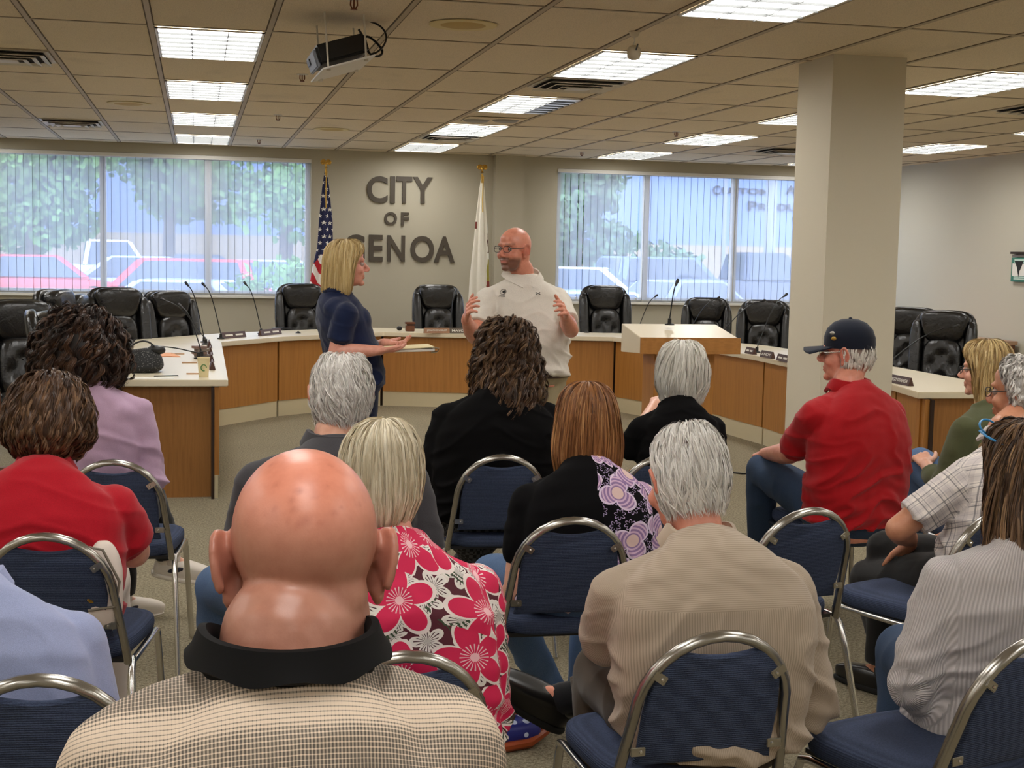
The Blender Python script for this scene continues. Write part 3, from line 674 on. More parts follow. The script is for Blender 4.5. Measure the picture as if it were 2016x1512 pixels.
ban = [ # hoop-top pixel, rotation, label
 ((1425, 1240), .02, 'blue banquet chair carrying the man in the tan shirt, nearest the middle of the photo'),
 ((1131, 1016), -.03, 'blue banquet chair of the copper haired woman, jeans beside its left leg'),
 ((990, 893), -.05, 'blue banquet chair of the curly haired woman in black'),
 ((1600, 998), .16, 'empty looking blue banquet chair between the tan shirt and the plaid shirt'),
 ((1697, 880), -.04, 'blue banquet chair of the man in the red polo and cap'),
 ((75, 1325), -.1, 'blue banquet chair in the lower left corner behind the light blue shirt'),
 ((88, 1047), -.16, 'blue banquet chair of the woman in the red polo, white handbag on it'),
 ((222, 903), -.10, 'blue banquet chair of the woman in the lavender shirt'),
 ((1972, 1000), .35, 'blue banquet chair of the man in the plaid shirt, cut by the long brown hair'),
 ((2052, 1245), .30, 'blue banquet chair in the lower right corner behind the ribbed sweater'),
 ((1312, 893), .0, 'blue banquet chair of the white haired woman in black, mostly hidden')]
bproto = make_banquet(); BCH = []
for k, (p, rz, lab) in enumerate(ban):
    o = bproto if k == 0 else copy_tree(bproto); q = atZ(p[0], p[1], .825)
    o.rotation_euler = (0, 0, rz); o.location = (q.x-math.sin(rz)*.08, q.y+math.cos(rz)*.08, 0); o['label'] = lab; BCH.append(o)
for (x, y, lab) in ((.08, 1.28, 'blue banquet chair under the bald man, below the frame'), (.40, 2.72, 'blue banquet chair hidden behind the bald head, under the woman in the floral shirt'), (.40, 4.02, 'blue banquet chair hidden under the grey haired man in the charcoal polo'), (3.32, 5.0, 'blue banquet chair hidden under the blonde woman in olive')):
    o = copy_tree(bproto); o.location = (x, y, 0); o.rotation_euler = (0, 0, 0); o['label'] = lab; BCH.append(o)
# ================= side table, wall sign =================
a = atX(2004, 672, 8.46); zt = a.z; b = atY(1893, 664, a.y)
r = empty('side_table', ((7.2+8.46)/2, a.y+.9, 0), 0, 'dark brown side table against the right wall behind the blonde woman', 'table')
w = 8.46-7.2
MB().box((0, 0, zt-.02), (w, 1.8, .04)).build('table_top', mat('table_laminate', c(176, 140, 112), .35), r, bevel=.003)
MB().box((0, -.88, zt-.1), (w-.06, .03, .12)).build('apron', M_DARKWOOD, r); MB().box((0, .88, zt-.1), (w-.06, .03, .12)).build('apron', M_DARKWOOD, r)
for sx in (-1, 1):
    for sy in (-1, 1): MB().box((sx*(w/2-.05), sy*.84, (zt-.04)/2), (.05, .05, zt-.04)).build('leg', M_DARKWOOD, r)
MB().box((.28, -.3, .35), (.6, .9, .7)).build('lower_cabinet', M_DARKWOOD, r)
RW = Matrix(((0, 0, -1, 0), (-1, 0, 0, 0), (0, 1, 0, 0), (0, 0, 0, 1)))
a, b = atX(1999, 493, 8.49), atX(1999, 555, 8.49); z0, z1 = b.z, a.z; Yc = a.y; wd = .42
r = empty('wall_sign', (8.49, Yc-wd/2, (z0+z1)/2), 0, 'green and white sign box on the right wall, cut by the photo edge', 'sign'); hh = z1-z0
MB().box((-.02, 0, -hh*.11), (.04, wd, hh*.76)).build('sign_box', mat('sign_green', c(52, 120, 96), .5), r, bevel=.003)
MB().box((-.042, 0, -hh*.11), (.004, wd*.86, hh*.40)).build('white_panel', M_PAPER, r)
MB().box((-.025, 0, hh*.42), (.05, wd*1.06, hh*.07)).build('top_shelf', M_GAP, r); MB().box((-.02, 0, hh*.33), (.03, wd, hh*.07)).build('top_band', mat('sign_brown', c(110, 96, 84), .5), r)
q = MB().prism([(-.14, .09), (.02, .09), (-.02, .02), (-.05, -.02), (-.055, -.08), (-.075, -.03), (-.09, .02)], 0, .003, Matrix.Translation((-.044, 0, -hh*.11)) @ RW); q.build('black_shape', M_BLACKTXT, r)
for z_, s_ in ((hh*.20, .07), (hh*.13, .05), (-hh*.40, .06), (-hh*.34, .05)): MB().box((-.043, 0, z_), (.004, wd*.7, hh*s_*.7)).build('text_line', mat('sign_text', c(190, 214, 200), .6), r)
# ================= flags =================
def _usa(N, b):
    o = N.coord(); s = N.sep(o); x, y, z = s[0], s[1], s[2]
    u = N.m('ADD', N.m('MULTIPLY', x, 1.), N.m('MULTIPLY', y, .5))
    sc = N.n('ShaderNodeCombineXYZ', X=N.m('MULTIPLY', u, 13.), Y=N.m('MULTIPLY', z, 13.), Z=0.).outputs[0]
    # star lattice: staggered cells
    row = N.m('FLOOR', N.sep(sc)[1]); sh = N.m('MULTIPLY', N.m('MODULO', row, 2.), .5)
    fx = N.m('SUBTRACT', N.m('FRACT', N.m('ADD', N.sep(sc)[0], sh)), .5); fy = N.m('SUBTRACT', N.m('FRACT', N.sep(sc)[1]), .5)
    ang = N.m('ARCTAN2', fx, fy); rad = N.m('POWER', N.m('ADD', N.m('MULTIPLY', fx, fx), N.m('MULTIPLY', fy, fy)), .5)
    st_ = N.m('LESS_THAN', rad, N.m('ADD', .2, N.m('MULTIPLY', N.m('COSINE', N.m('MULTIPLY', ang, 5.)), .11)))
    can = N.mix(st_, c(26, 30, 72), c(232, 228, 220))
    dg = N.m('ADD', N.m('MULTIPLY', z, 3.6), N.m('MULTIPLY', u, 7.5)); sr = N.m('GREATER_THAN', N.m('FRACT', dg), .5)
    stp = N.mix(sr, c(178, 26, 38), c(232, 226, 218))
    return {'Base Color': N.mix(N.m('GREATER_THAN', N.m('ADD', z, N.m('MULTIPLY', u, -1.2)), 1.60), stp, can)}
def _ill(N, b):
    o = N.coord(); s = N.sep(o); u = s[0]; z = s[2]; n = N.noise(o, 9, 2, .5)
    right = N.m('GREATER_THAN', N.m('ADD', u, N.m('MULTIPLY', n, .05)), .095)
    band = N.ramp(N.m('FRACT', N.m('MULTIPLY', z, .8)), [(0, c(150, 140, 50)), (.18, c(150, 140, 50)), (.2, c(232, 228, 218)), (.26, c(78, 44, 40)), (.42, c(78, 44, 40)), (.45, c(230, 228, 224)), (.55, c(122, 50, 40))], 'CONSTANT')
    left = N.m('MULTIPLY', N.m('LESS_THAN', u, -.055), N.m('COMPARE', z, 1.9, .04))
    zz = N.m('LESS_THAN', z, 2.02); f = N.m('MULTIPLY', right, zz)
    base = N.mix(f, c(228, 222, 208), band); return {'Base Color': N.mix(left, base, c(110, 44, 36))}
def flag(x, y, prof, m, lab, rot=0):
    r = empty('flag', (x, y, 0), rot, lab, 'flag')
    top = prof[0][0]
    MB().tube([(0, 0, .05), (0, 0, 2.5)], .012, 12).build('pole', M_BRASS, r)
    MB().lathe([(0, 0), (.15, 0), (.15, .02), (.05, .06), (.02, .09), (0, .09)], seg=28).build('stand', M_BRASS, r)
    q = MB().ell((0, 0, 2.55), (.012, .012, .03)).ell((0, 0, 2.515), (.02, .02, .012))
    for s_ in (-1, 1): q.ell((s_*.03, 0, 2.575), (.034, .008, .03), Matrix.Rotation(s_*.5, 3, 'Y'))
    q.build('eagle_finial', M_BRASS, r)
    R = []; S = 72
    for k in range(40):
        t = k/39; z = top+(prof[-1][0]-top)*t
        w_ = np.interp(-z, [-p[0] for p in prof], [p[1] for p in prof]); ox = np.interp(-z, [-p[0] for p in prof], [p[2] for p in prof]); ring = []
        for j in range(S):
            a = 2*PI*j/S; rr = w_*(1+.20*math.sin(5*a+1+z)+.08*math.sin(9*a+3*z)); dep = .55
            ring.append(Vector((ox+rr*math.cos(a), rr*math.sin(a)*dep, z)))
        R.append(ring)
    MB().rings(R).build('cloth', m, r, ang=None)
    MB().tube([(.01, -.03, 2.47), (.0, -.06, 2.38), (-.005, -.075, 2.2), (-.0, -.07, 2.05)], .007, 8).build('cord', mat('gold_cord', c(190, 150, 60), .7), r)
flag(1.45, 16.05, [(2.47, .012, 0), (2.3, .035, 0), (1.9, .07, 0), (1.6, .08, -.01), (1.4, .10, -.035), (1.1, .125, -.06), (.7, .12, -.03)], mat('us_flag', rough=.8, fn=_usa), 'United States flag on a brass pole left of the wall lettering')
flag(3.26, 16.0, [(2.44, .012, 0), (2.3, .03, 0), (1.9, .065, -.005), (1.6, .085, -.01), (1.3, .10, -.02), (.8, .12, -.02)], mat('state_flag', rough=.8, fn=_ill), 'white state flag with brown emblem right of the wall lettering')
# ================= floor things =================
a = atZ(1000, 1466, 0)
def _dots(N, b):
    o = N.coord(); v = N.vor(o, 26, rand=.3); n = N.noise(o, 8, 2)
    dots = N.mix(N.m('LESS_THAN', v, .33), c(30, 36, 120), c(190, 200, 226)); return {'Base Color': dots}
r = empty('purse', a, .2, 'blue purse with white dots and orange edges on the carpet', 'purse')
MB().ell((0, 0, .045), (.11, .06, .045), None, 24, .7).build('purse_body', mat('polka_blue', rough=.4, fn=_dots), r)
MB().tube([(-.12, -.02, .03), (-.05, -.07, .02), (.05, -.06, .02), (.13, -.01, .03), (.1, .05, .07), (-.06, .06, .07)], .016, 8, closed=True).build('orange_trim', mat('orange_trim', c(150, 66, 28), .35), r)
a = atZ(1712, 1560, 0)
r = empty('handbag', (a.x+.05, a.y, 0), 0, 'handbag with cream looped straps at the bottom edge near the right corner', 'handbag')
MB().ell((0, .0, .075), (.14, .06, .075), None, 24, .6).build('bag_body', mat('tan_bag', c(150, 132, 104), .6), r)
MB().tube([(.1*math.cos(t*PI/10), -.03, .13+.11*math.sin(t*PI/10)) for t in range(11)], .010, 8, flat=(1.3, .4)).build('strap', mat('cream_strap', c(220, 204, 172), .5), r)
MB().tube([(.03+.09*math.cos(t*PI/10), .04, .13+.12*math.sin(t*PI/10)) for t in range(11)], .010, 8, flat=(1.3, .4)).build('strap', mat('brown_strap', c(122, 104, 82), .5), r)
# black cable on the floor
a, b = atZ(1462, 934, 0), atZ(1420, 940, 0)
tag(MB().tube([a+Vector((-.3, .3, .006)), a+Vector((0, 0, .006)), a+Vector((.25, .02, .006)), a+Vector((.7, .1, .006))], .006, 8).build('floor_cable', M_BLKPL), 'black cable on the carpet near the lectern base', 'cable')
# ================= people =================
def V3(*a): return Vector(a)
def hairmat(name, cols, rough=.42):
    def f(N, b):
        a = N.attr('tone', 'Fac'); n = N.noise(N.coord(), 30, 2)
        k = len(cols); return {'Base Color': N.ramp(a, [(i/(k-1), q) for i, q in enumerate(cols)])}
    return mat(name, rough=rough, fn=f, spec=.35)
def skinmat():
    def f(N, b):
        a = N.attr('tone'); o = N.coord(); n = N.noise(o, 38, 3, .6); n2 = N.noise(o, 420, 2, .7)
        return {'Base Color': N.mix(1., a, N.ramp(n, [(.3, (.90, .84, .82, 1)), (.6, (1, 1, 1, 1))]), 'MULTIPLY'), 'Normal': N.bump(n2, .12, .001), 'Roughness': .36}
    return mat('skin', rough=.4, fn=f, spec=.45)
M_SKIN = skinmat()
M_EYE = mat('eye', rough=.1, fn=lambda N, b: {'Base Color': N.ramp(N.n('ShaderNodeVectorMath', {'operation': 'DISTANCE'}, _0=N.coord(), _1=(0, 1, 0)).outputs['Value'], [(0, c(10, 10, 10)), (.22, c(12, 12, 12)), (.24, c(60, 56, 50)), (.5, c(50, 48, 44)), (.54, c(180, 165, 158)), (1, c(180, 160, 152))])})
def build_head(hb, ear=1., earout=.35, jaw=1., feat=True):
    e = hb.ell
    e((0, -.012, .035), (.076, .096, .088), seg=36); e((0, .028, -.018), (.064*jaw, .060, .082), seg=28)
    e((0, .034, -.066), (.052*jaw, .046, .042), seg=24); e((0, .070, -.092), (.024*jaw, .020, .017)); e((0, -.03, -.03), (.066, .066, .06), seg=24)
    hb.cap((0, .083, .018), (0, .108, -.018), .0075, .0125, 12); e((0, .103, -.026), (.017, .012, .009), seg=12)
    hb.cap((-.034, .077, .032), (.034, .077, .032), .011, .011, 12); hb.ell((0, .040, .058), (.052, .045, .042), seg=24)
    for s_ in (-1, 1):
        e((s_*.040, .055, -.024), (.026, .026, .026), seg=14)
        e((s_*.013, .098, -.027), (.008, .009, .007), seg=10)
        # ear: helix rim, conch, lobe
        R = Matrix.Rotation(s_*earout, 3, 'Z'); o = V3(s_*.074, -.004, -.002)
        pts = [o+R @ (V3(s_*.006+s_*.006*math.sin(t), .016*math.cos(t)-.006, .030*math.sin(t)+.002)*ear) for t in [(-60+280*k/12)*PI/180 for k in range(13)]]
        hb.chain(pts, [.0052*ear]*13, 8)
        e(o+R @ (V3(s_*.006, -.004, 0)*ear), (.0045*ear, .015*ear, .026*ear), R, 14); e(o+R @ (V3(s_*.005, .002, -.028)*ear), (.006*ear, .009*ear, .011*ear), R, 10)
    hb.cap((-.020, .083, -.052), (.020, .083, -.052), .0075, .0075, 10); hb.cap((-.016, .082, -.062), (.016, .082, -.062), .0085, .0085, 10)
    return hb
def hand(mb, W, d, pn, right, curl=.35, s_=1., spread=.10, thumb=.6):
    d = Vector(d).normalized(); pn = Vector(pn); pn = (pn-d*pn.dot(d)).normalized(); th = d.cross(pn)*(1 if right else -1); W = Vector(W)
    mb.cap(W-d*.01, W+d*.02, .026*s_, .026*s_)
    for i, (off, ln) in enumerate(((.030, .070), (.010, .078), (-.010, .073), (-.029, .058))):
        k = W+(d*(.088-.004*abs(i-1))+th*off)*s_
        mb.cap(W+(d*.02+th*off*.55)*s_, k, .015*s_, .0125*s_, 10)
        a = 0; p = k; q0 = (d+th*spread*(off/.03)).normalized(); L = ln*s_; cu = curl*(1+.22*i)
        for j, (fr, r0, r1) in enumerate(((.45, .0098, .009), (.31, .009, .0083), (.24, .0083, .0074))):
            a += cu*(1. if j else .8); q = (q0*math.cos(a)+pn*math.sin(a)); n_ = p+q*L*fr; mb.cap(p, n_, r0*s_, r1*s_, 10); p = n_
    b = W+(d*.025+th*.022)*s_; m1 = b+(d*.030+th*.034*thumb*1.6+pn*.010)*s_; m2 = m1+(d*.030+th*.026*thumb+pn*.006)*s_; m3 = m2+(d*.024+th*.012*thumb+pn*.006)*s_
    mb.chain([b, m1, m2, m3], [.017*s_, .0125*s_, .0105*s_, .0085*s_], 10)
SK = [(.128, .004, .004), (.122, .030, .040), (.108, .048, .062), (.085, .064, .082), (.055, .074, .095), (.02, .079, .100), (-.015, .078, .096), (-.045, .070, .084), (-.075, .060, .072)]
def hairgeo(name, parent, M, rings, m, n=2500, vlen=.5, w=.0035, amp=0., freq=40, off=(0, .006), v0=(.02, .9), seed=1, shell=True, cy=-.012, twist=0., seg=9, urange=None, tonebase=(.0, 1.), crown=(0, 0), rag=.04, shelltone=.25, jit=.0, clump=4):
    """hair as one mesh: an inner shell and thousands of flat locks following the rings"""
    rg = np.random.default_rng(seed); A = np.array(rings, float); K = len(A); tv = np.linspace(0, 1, K)
    def S(u, v):
        vv = np.clip(v, 0, 1); q = [np.interp(vv, tv, A[:, k]) for k in range(4)]; su = np.sin(u); ty = np.where(su > 0, q[3], q[2])
        k = (1-vv)**2; z = q[0]-np.clip(v-1, 0, None)*.25
        return np.stack([q[1]*np.cos(u)+crown[0]*k, cy+ty*su+crown[1]*k, z], -1)
    def Nrm(u, v):
        e = 1e-3; v = np.clip(v, .01, .99); a = S(u+e, v)-S(u-e, v); b = S(u, v+e)-S(u, v-e); x = np.cross(b, a); l = np.linalg.norm(x, axis=-1, keepdims=True); x = x/np.maximum(l, 1e-12)
        s_ = np.sign(np.sum(x*(S(u, v)-np.array([0, cy, -.02])), -1, keepdims=True)); return x*np.where(s_ == 0, 1, s_)
    V = []; F = []; T = []
    if shell:
        U = 40; nv = 22
        uu, vv = np.meshgrid(np.linspace(0, 2*PI, U, endpoint=False), np.linspace(0, 1, nv)); P = S(uu, vv).reshape(-1, 3)
        V.append(P); T.append(np.full(len(P), shelltone)); F += [(a*U+b, a*U+(b+1) % U, (a+1)*U+(b+1) % U, (a+1)*U+b) for a in range(nv-1) for b in range(U)]
        F.append(tuple(range(U))[::-1]); F.append(tuple((nv-1)*U+b for b in range(U)))
    base = sum(len(x) for x in V)
    nc = n//clump+1; rp = lambda a: np.repeat(a, clump)[:n]
    u0 = rp(rg.uniform(*(urange or (0, 2*PI)), nc))+rg.normal(0, .022, n); va = np.clip(rp(rg.uniform(v0[0], v0[1], nc))+rg.normal(0, .012, n), 0, 1); ln = vlen*rp(rg.uniform(.6, 1., nc))*rg.uniform(.85, 1., n)
    ve = np.minimum(va+ln, 1+rag*rg.uniform(-1, 1.5, n)); t = np.linspace(0, 1, seg)
    v = va[:, None]+(ve-va)[:, None]*t; u = u0[:, None]+twist*(v-va[:, None])+jit*rp(rg.normal(size=nc))[:, None]*t
    P = S(u, v); Nn = Nrm(u, v); o = (rp(rg.uniform(off[0], off[1], nc))+rg.normal(0, .0012, n))[:, None]*(.35+.65*np.sin(np.clip(t*1.15+.15, 0, 1)*PI*.9))
    P = P+Nn*o[..., None]; Tg = np.gradient(P, axis=1); Tg /= np.maximum(np.linalg.norm(Tg, axis=-1, keepdims=True), 1e-9)
    Sd = np.cross(Nn, Tg); Sd /= np.maximum(np.linalg.norm(Sd, axis=-1, keepdims=True), 1e-9)
    if amp:
        ph = (rp(rg.uniform(0, 2*PI, nc))+rg.normal(0, .25, n))[:, None]; fr = freq*rp(rg.uniform(.7, 1.3, nc))[:, None]; arg = ph+fr*v; am = amp*(rp(rg.uniform(.5, 1.2, nc))*rg.uniform(.85, 1.15, n))[:, None]*np.minimum(1, t*4)
        P = P+Sd*(am*np.cos(arg))[..., None]+Nn*(am*(.35+np.sin(arg)))[..., None]
        Tg = np.gradient(P, axis=1); Tg /= np.maximum(np.linalg.norm(Tg, axis=-1, keepdims=True), 1e-9); Sd = np.cross(Nn, Tg); Sd /= np.maximum(np.linalg.norm(Sd, axis=-1, keepdims=True), 1e-9)
    al = rg.normal(0, .45, n)[:, None, None]; side = Sd*np.cos(al)+Nn*np.sin(al)
    ww = (w*rg.uniform(.6, 1.3, n))[:, None]*np.clip(np.sin(np.clip(t*.9+.12, 0, 1)*PI), .12, 1)
    Pa = P-side*ww[..., None]/2; Pb = P+side*ww[..., None]/2
    Q = np.stack([Pa, Pb], 2).reshape(-1, 3); tn = np.clip(rp(rg.uniform(tonebase[0], tonebase[1], nc))*.7+rg.uniform(tonebase[0], tonebase[1], n)*.3, 0, 1); tn = np.repeat(tn, seg*2)
    V.append(Q); T.append(tn)
    ii = np.arange(n)[:, None]*seg*2+np.arange(seg-1)[None]*2+base
    fq = np.stack([ii, ii+1, ii+3, ii+2], -1).reshape(-1, 4)
    Va = np.concatenate(V); Mn = np.array(M); Va = Va @ Mn[:3, :3].T+Mn[:3, 3]
    me = bpy.data.meshes.new(name); me.from_pydata(Va.tolist(), [], F+fq.tolist()); me.update()
    tt = np.concatenate(T); setcol(me, 'tone', np.stack([tt]*3, -1)); return mkobj(name, me, m, parent, ang=None)
def tube_glasses(parent, M, m, up=0., scale=1., tip=True):
    q = MB()
    for s_ in (-1, 1):
        c0 = V3(s_*.032, .101, .008+up); pts = [c0+V3(.024*math.copysign(abs(math.cos(t))**.7, math.cos(t)), -.004*abs(math.cos(t)), .016*math.copysign(abs(math.sin(t))**.7, math.sin(t))) for t in [2*PI*k/16 for k in range(16)]]
        q.tube(pts, .0016, 6, closed=True); q.tube([c0+V3(s_*.024, -.003, .006), V3(s_*.076, .07, .012+up), V3(s_*.081, .0, .018+up)]+([V3(s_*.082, -.014, .014+up), V3(s_*.083, -.030, -.004+up)] if tip else []), .0018, 6)
    q.tube([V3(-.009, .103, .012+up), V3(0, .105, .014+up), V3(.009, .103, .012+up)], .0016, 6)
    return q.build('glasses', m, parent, M=M, ang=None)
def shoe(parent, A, d, m, sole, up=V3(0, 0, 1), mark=None, L=.27):
    """A = ankle position, d = toe direction"""
    d = Vector(d).normalized(); up = (up-d*up.dot(d)).normalized(); x = d.cross(up); M = Matrix((x, d, up)).transposed().to_4x4(); M.translation = A
    f = lambda p: (p.x*(1-.22*max(p.y, 0)-.12*max(-p.y, 0)), p.y, p.z*(1-.42*max(p.y+.15, 0)) if p.z > 0 else p.z)
    s_ = MB().ell((0, .075, -.045), (.047, L/2, .045), e=.62, seg=28, fn=f)
    s_.lathe([(.034, -.02), (.040, .0), (.041, .022), (.034, .024)], (0, -.018, -.012), 16); o = s_.build('shoe', m, parent, M=M, ang=None)
    MB().ell((0, .075, -.078), (.050, L/2+.005, .014), e=.55, seg=28, fn=lambda p: (p.x*(1-.2*max(p.y, 0)-.1*max(-p.y, 0)), p.y, p.z)).build('sole', sole, o, ang=None)
    if mark:
        for s2 in (-1, 1): MB().ell((s2*.043, .03, -.035), (.006, .035, .012), Matrix.Rotation(.35, 3, 'X'), 12).build('side_mark', mark, o, ang=None)
    return o
TONE = {'fair': (228, 172, 146), 'ruddy': (222, 150, 126), 'tan': (200, 140, 108), 'pink': (226, 160, 140)}
def person(lab, head, body, rz=0., hrz=None, nod=0., roll=0., s=1., pelvis=.52, yp=None, sw=.19, chest=.165, waist=.165, hip=.18, bulk=1., hump=.05, belly=.13,
           armL=None, armR=None, legs='sit', legL=None, legR=None, skin='fair', shirt=None, sleeve=.72, pants=None, shoes=None, collar=None, fold=.007, foldseed=0, voxel=.0055, ear=1., earout=.35,
           neck=.052, tint=None, handcurl=.5, sv=.007, jaw=1., shirtlen=-.10, footL=None, footR=None, nameit='person', handd=None, nshift=(0, 0, 0), sockm=None, traps=1., shd=.118, bust=0, smooth=9, shirtname='shirt', cuff=None, armr=1.):
    hx, hy, hY = head; bx, bY = body; T = atY(hx, hy, hY)
    O = V3(atY(bx, 1000, bY).x, bY, 0); root = empty(nameit, O, rz, lab, 'person'); Wi = (Matrix.Translation(O) @ Matrix.Rotation(rz, 4, 'Z')).inverted()
    hr = rz if hrz is None else hrz
    HR = Matrix.Rotation(hr-rz, 4, 'Z') @ Matrix.Rotation(-nod, 4, 'X') @ Matrix.Rotation(roll, 4, 'Y')
    HCw = T-V3(0, 0, .123*s); HC = Wi @ HCw; HM = Matrix.Translation(HC) @ HR @ Matrix.Scale(s, 4)
    NB = HC+(Matrix.Rotation(-nod*.5, 3, 'X') @ V3(0, -.050, -.128*s)); NB.x *= .45; NB += Vector(nshift)
    PL = V3(0, yp if yp is not None else -.02, pelvis); L = (NB-PL).length
    CT = (PL+NB)/2+V3(0, -hump-.02, .05)
    spine = lambda t: PL*(1-t)**2+CT*2*t*(1-t)+NB*t*t if t >= 0 else PL+(CT-PL).normalized()*L*t
    def torso(mb, add, k=1., lo=-.12):
        ts = [-.12, 0, .15, .3, .45, .6, .75, .86, .94, 1.0]; RR = []
        for t in [q for q in ts if q >= lo-.001]:
            tg = (spine(min(t+.02, 1))-spine(t-.02)).normalized(); x = V3(1, 0, 0); y = tg.cross(x).normalized(); M = Matrix((x, y, tg)).transposed()
            wx = np.interp(t, [-.12, 0, .3, .6, .82, .93, 1.], [hip*.92, hip, waist, chest*1.03, sw*.86, sw*.46, .070])*bulk**(t < .85)
            yb = np.interp(t, [-.12, 0, .3, .6, .85, .95, 1.], [.10, .115, .10, .112, .098, .075, .062])*bulk; yf = np.interp(t, [-.12, 0, .3, .6, .85, .95, 1.], [.12, belly, belly, .12, .085, .06, .05])*bulk
            RR.append((spine(t), wx*k+add, yb*k+add, yf*k+add, M))
        return mb.loft(RR, 32)
    ST = spine(.87); S = {1: V3(ST.x+sw, ST.y, NB.z-shd), -1: V3(ST.x-sw, ST.y, NB.z-shd)}
    def loc(q): return Wi @ atY(q[1], q[2], q[3]) if q[0] == 'px' else None
    arms = {}
    for sd, spec in ((1, armR), (-1, armL)):
        if spec is None: E = S[sd]+V3(sd*.05, .05, -.27); W = E+V3(-sd*.10, .21, -.02)
        else:
            E = loc(spec[0]) if spec[0][0] == 'px' else S[sd]+Vector(spec[0]); W = loc(spec[1]) if spec[1][0] == 'px' else E+Vector(spec[1])
        arms[sd] = (E, W)
    hipz = {1: PL+V3(.09, .0, .02), -1: PL+V3(-.09, .0, .02)}; legd = {}
    for sd, spec in ((1, legR), (-1, legL)):
        if spec:
            Kp = loc(spec[0]) if spec[0][0] == 'px' else Vector(spec[0]); Ap = loc(spec[1]) if spec[1][0] == 'px' else Vector(spec[1])
        elif legs == 'sit': Kp = V3(sd*.12, .43, .53); Ap = V3(sd*.12, .40, .09)
        else: Kp = V3(sd*.10, .02, .50); Ap = V3(sd*.11, -.03, .09)
        legd[sd] = (Kp, Ap)
    # ---- continuous body ----
    mb = MB(); torso(mb, 0, .84); ab = bulk**.6*armr
    hb = build_head(MB(), ear, earout, jaw); mb.add([HM @ Vector(v) for v in hb.v], hb.f)
    mb.chain([NB+V3(0, -.0, -.05), NB+V3(0, .008, .02), HM @ V3(0, -.022, -.055)], [neck*1.12, neck, neck*1.0], 20)
    for sd in (1, -1):
        mb.cap(NB+V3(sd*.01, 0, -.055), S[sd]+V3(-sd*.03, 0, -.01), .036, .040)
        E, W = arms[sd]; mb.chain([S[sd], (S[sd]+E)/2, E], [.052*ab, .048*ab, .041*ab], 18); m1 = E+(W-E)*.3; mb.chain([E, m1, W], [.041*ab, .043*ab, .027], 18)
        fd = (W-E).normalized(); hd, hn = fd, V3(-sd*.5, .2, -1)
        if handd and sd in handd: hd, hn = handd[sd]; hd = Vector(hd); hn = Vector(hn)
        hand(mb, W, hd, hn, sd == 1, handcurl)
        Kp, Ap = legd[sd]; mb.chain([hipz[sd], Kp, Ap], [.075, .052, .036], 16); ft_ = (footR if sd > 0 else footL); 
        if ft_:
            d_ = Vector(ft_).normalized(); up_ = (Kp-Ap).normalized(); up_ = (up_-d_*up_.dot(d_)).normalized(); ft_ = d_*.10-up_*.045
        else: ft_ = V3(0, .11, -.045)
        mb.cap(Ap, Ap+ft_, .032, .020)
    me = remesh(mb, voxel, 3); V, Nv = getv(me); Hi = np.array(HM.inverted()); q = V @ Hi[:3, :3].T+Hi[:3, 3]
    near = (np.abs(q[:, 0]) < .1) & (np.abs(q[:, 1]) < .14) & (q[:, 2] > -.13) & (q[:, 2] < .14)
    # eye sockets and mouth line are pressed in
    d = np.zeros(len(V))
    for sx in (-1, 1): d += .010*np.exp(-(((q[:, 0]-sx*.032)/.018)**2+((q[:, 2]-.010)/.011)**2))*(q[:, 1] > .05)
    d += .0035*np.exp(-((q[:, 2]+.0565)/.0028)**2)*(np.abs(q[:, 0]) < .024)*(q[:, 1] > .06)
    V = V-Nv*(d*near)[:, None]*s; setv(me, V)
    base = np.array([lin(x) for x in TONE[skin]]); C = np.tile(base, (len(V), 1))
    fl = lambda cx, cy_, cz, r: np.exp(-(((q[:, 0]-cx)**2+(q[:, 1]-cy_)**2+(q[:, 2]-cz)**2)/r**2))[:, None]
    red = np.array([lin(205), lin(104), lin(88)]); 
    for sx in (-1, 1): C = C*(1-.6*fl(sx*.088, -.006, 0, .032))+red*.6*fl(sx*.088, -.006, 0, .032); C = C*(1-.25*fl(sx*.042, .08, -.02, .025))+red*.25*fl(sx*.042, .08, -.02, .025)
    C = C*(1-.3*fl(0, .115, -.02, .02))+red*.3*fl(0, .115, -.02, .02)
    lip = (np.exp(-((q[:, 2]+.057)/.008)**2)*np.exp(-(q[:, 0]/.024)**4)*(q[:, 1] > .07))[:, None]; C = C*(1-.7*lip)+np.array([lin(168), lin(84), lin(78)])*.7*lip
    if tint: C = tint(C, q)
    setcol(me, 'tone', C); mkobj('body', me, M_SKIN, root, ang=None)
    for sx in (-1, 1):
        eo = MB().ell((0, 0, 0), (1, 1, 1), seg=16).build('eye', M_EYE, root, ang=None); eo.matrix_local = HM @ Matrix.Translation((sx*.032, .0715, .009)) @ Matrix.Scale(.0115, 4)
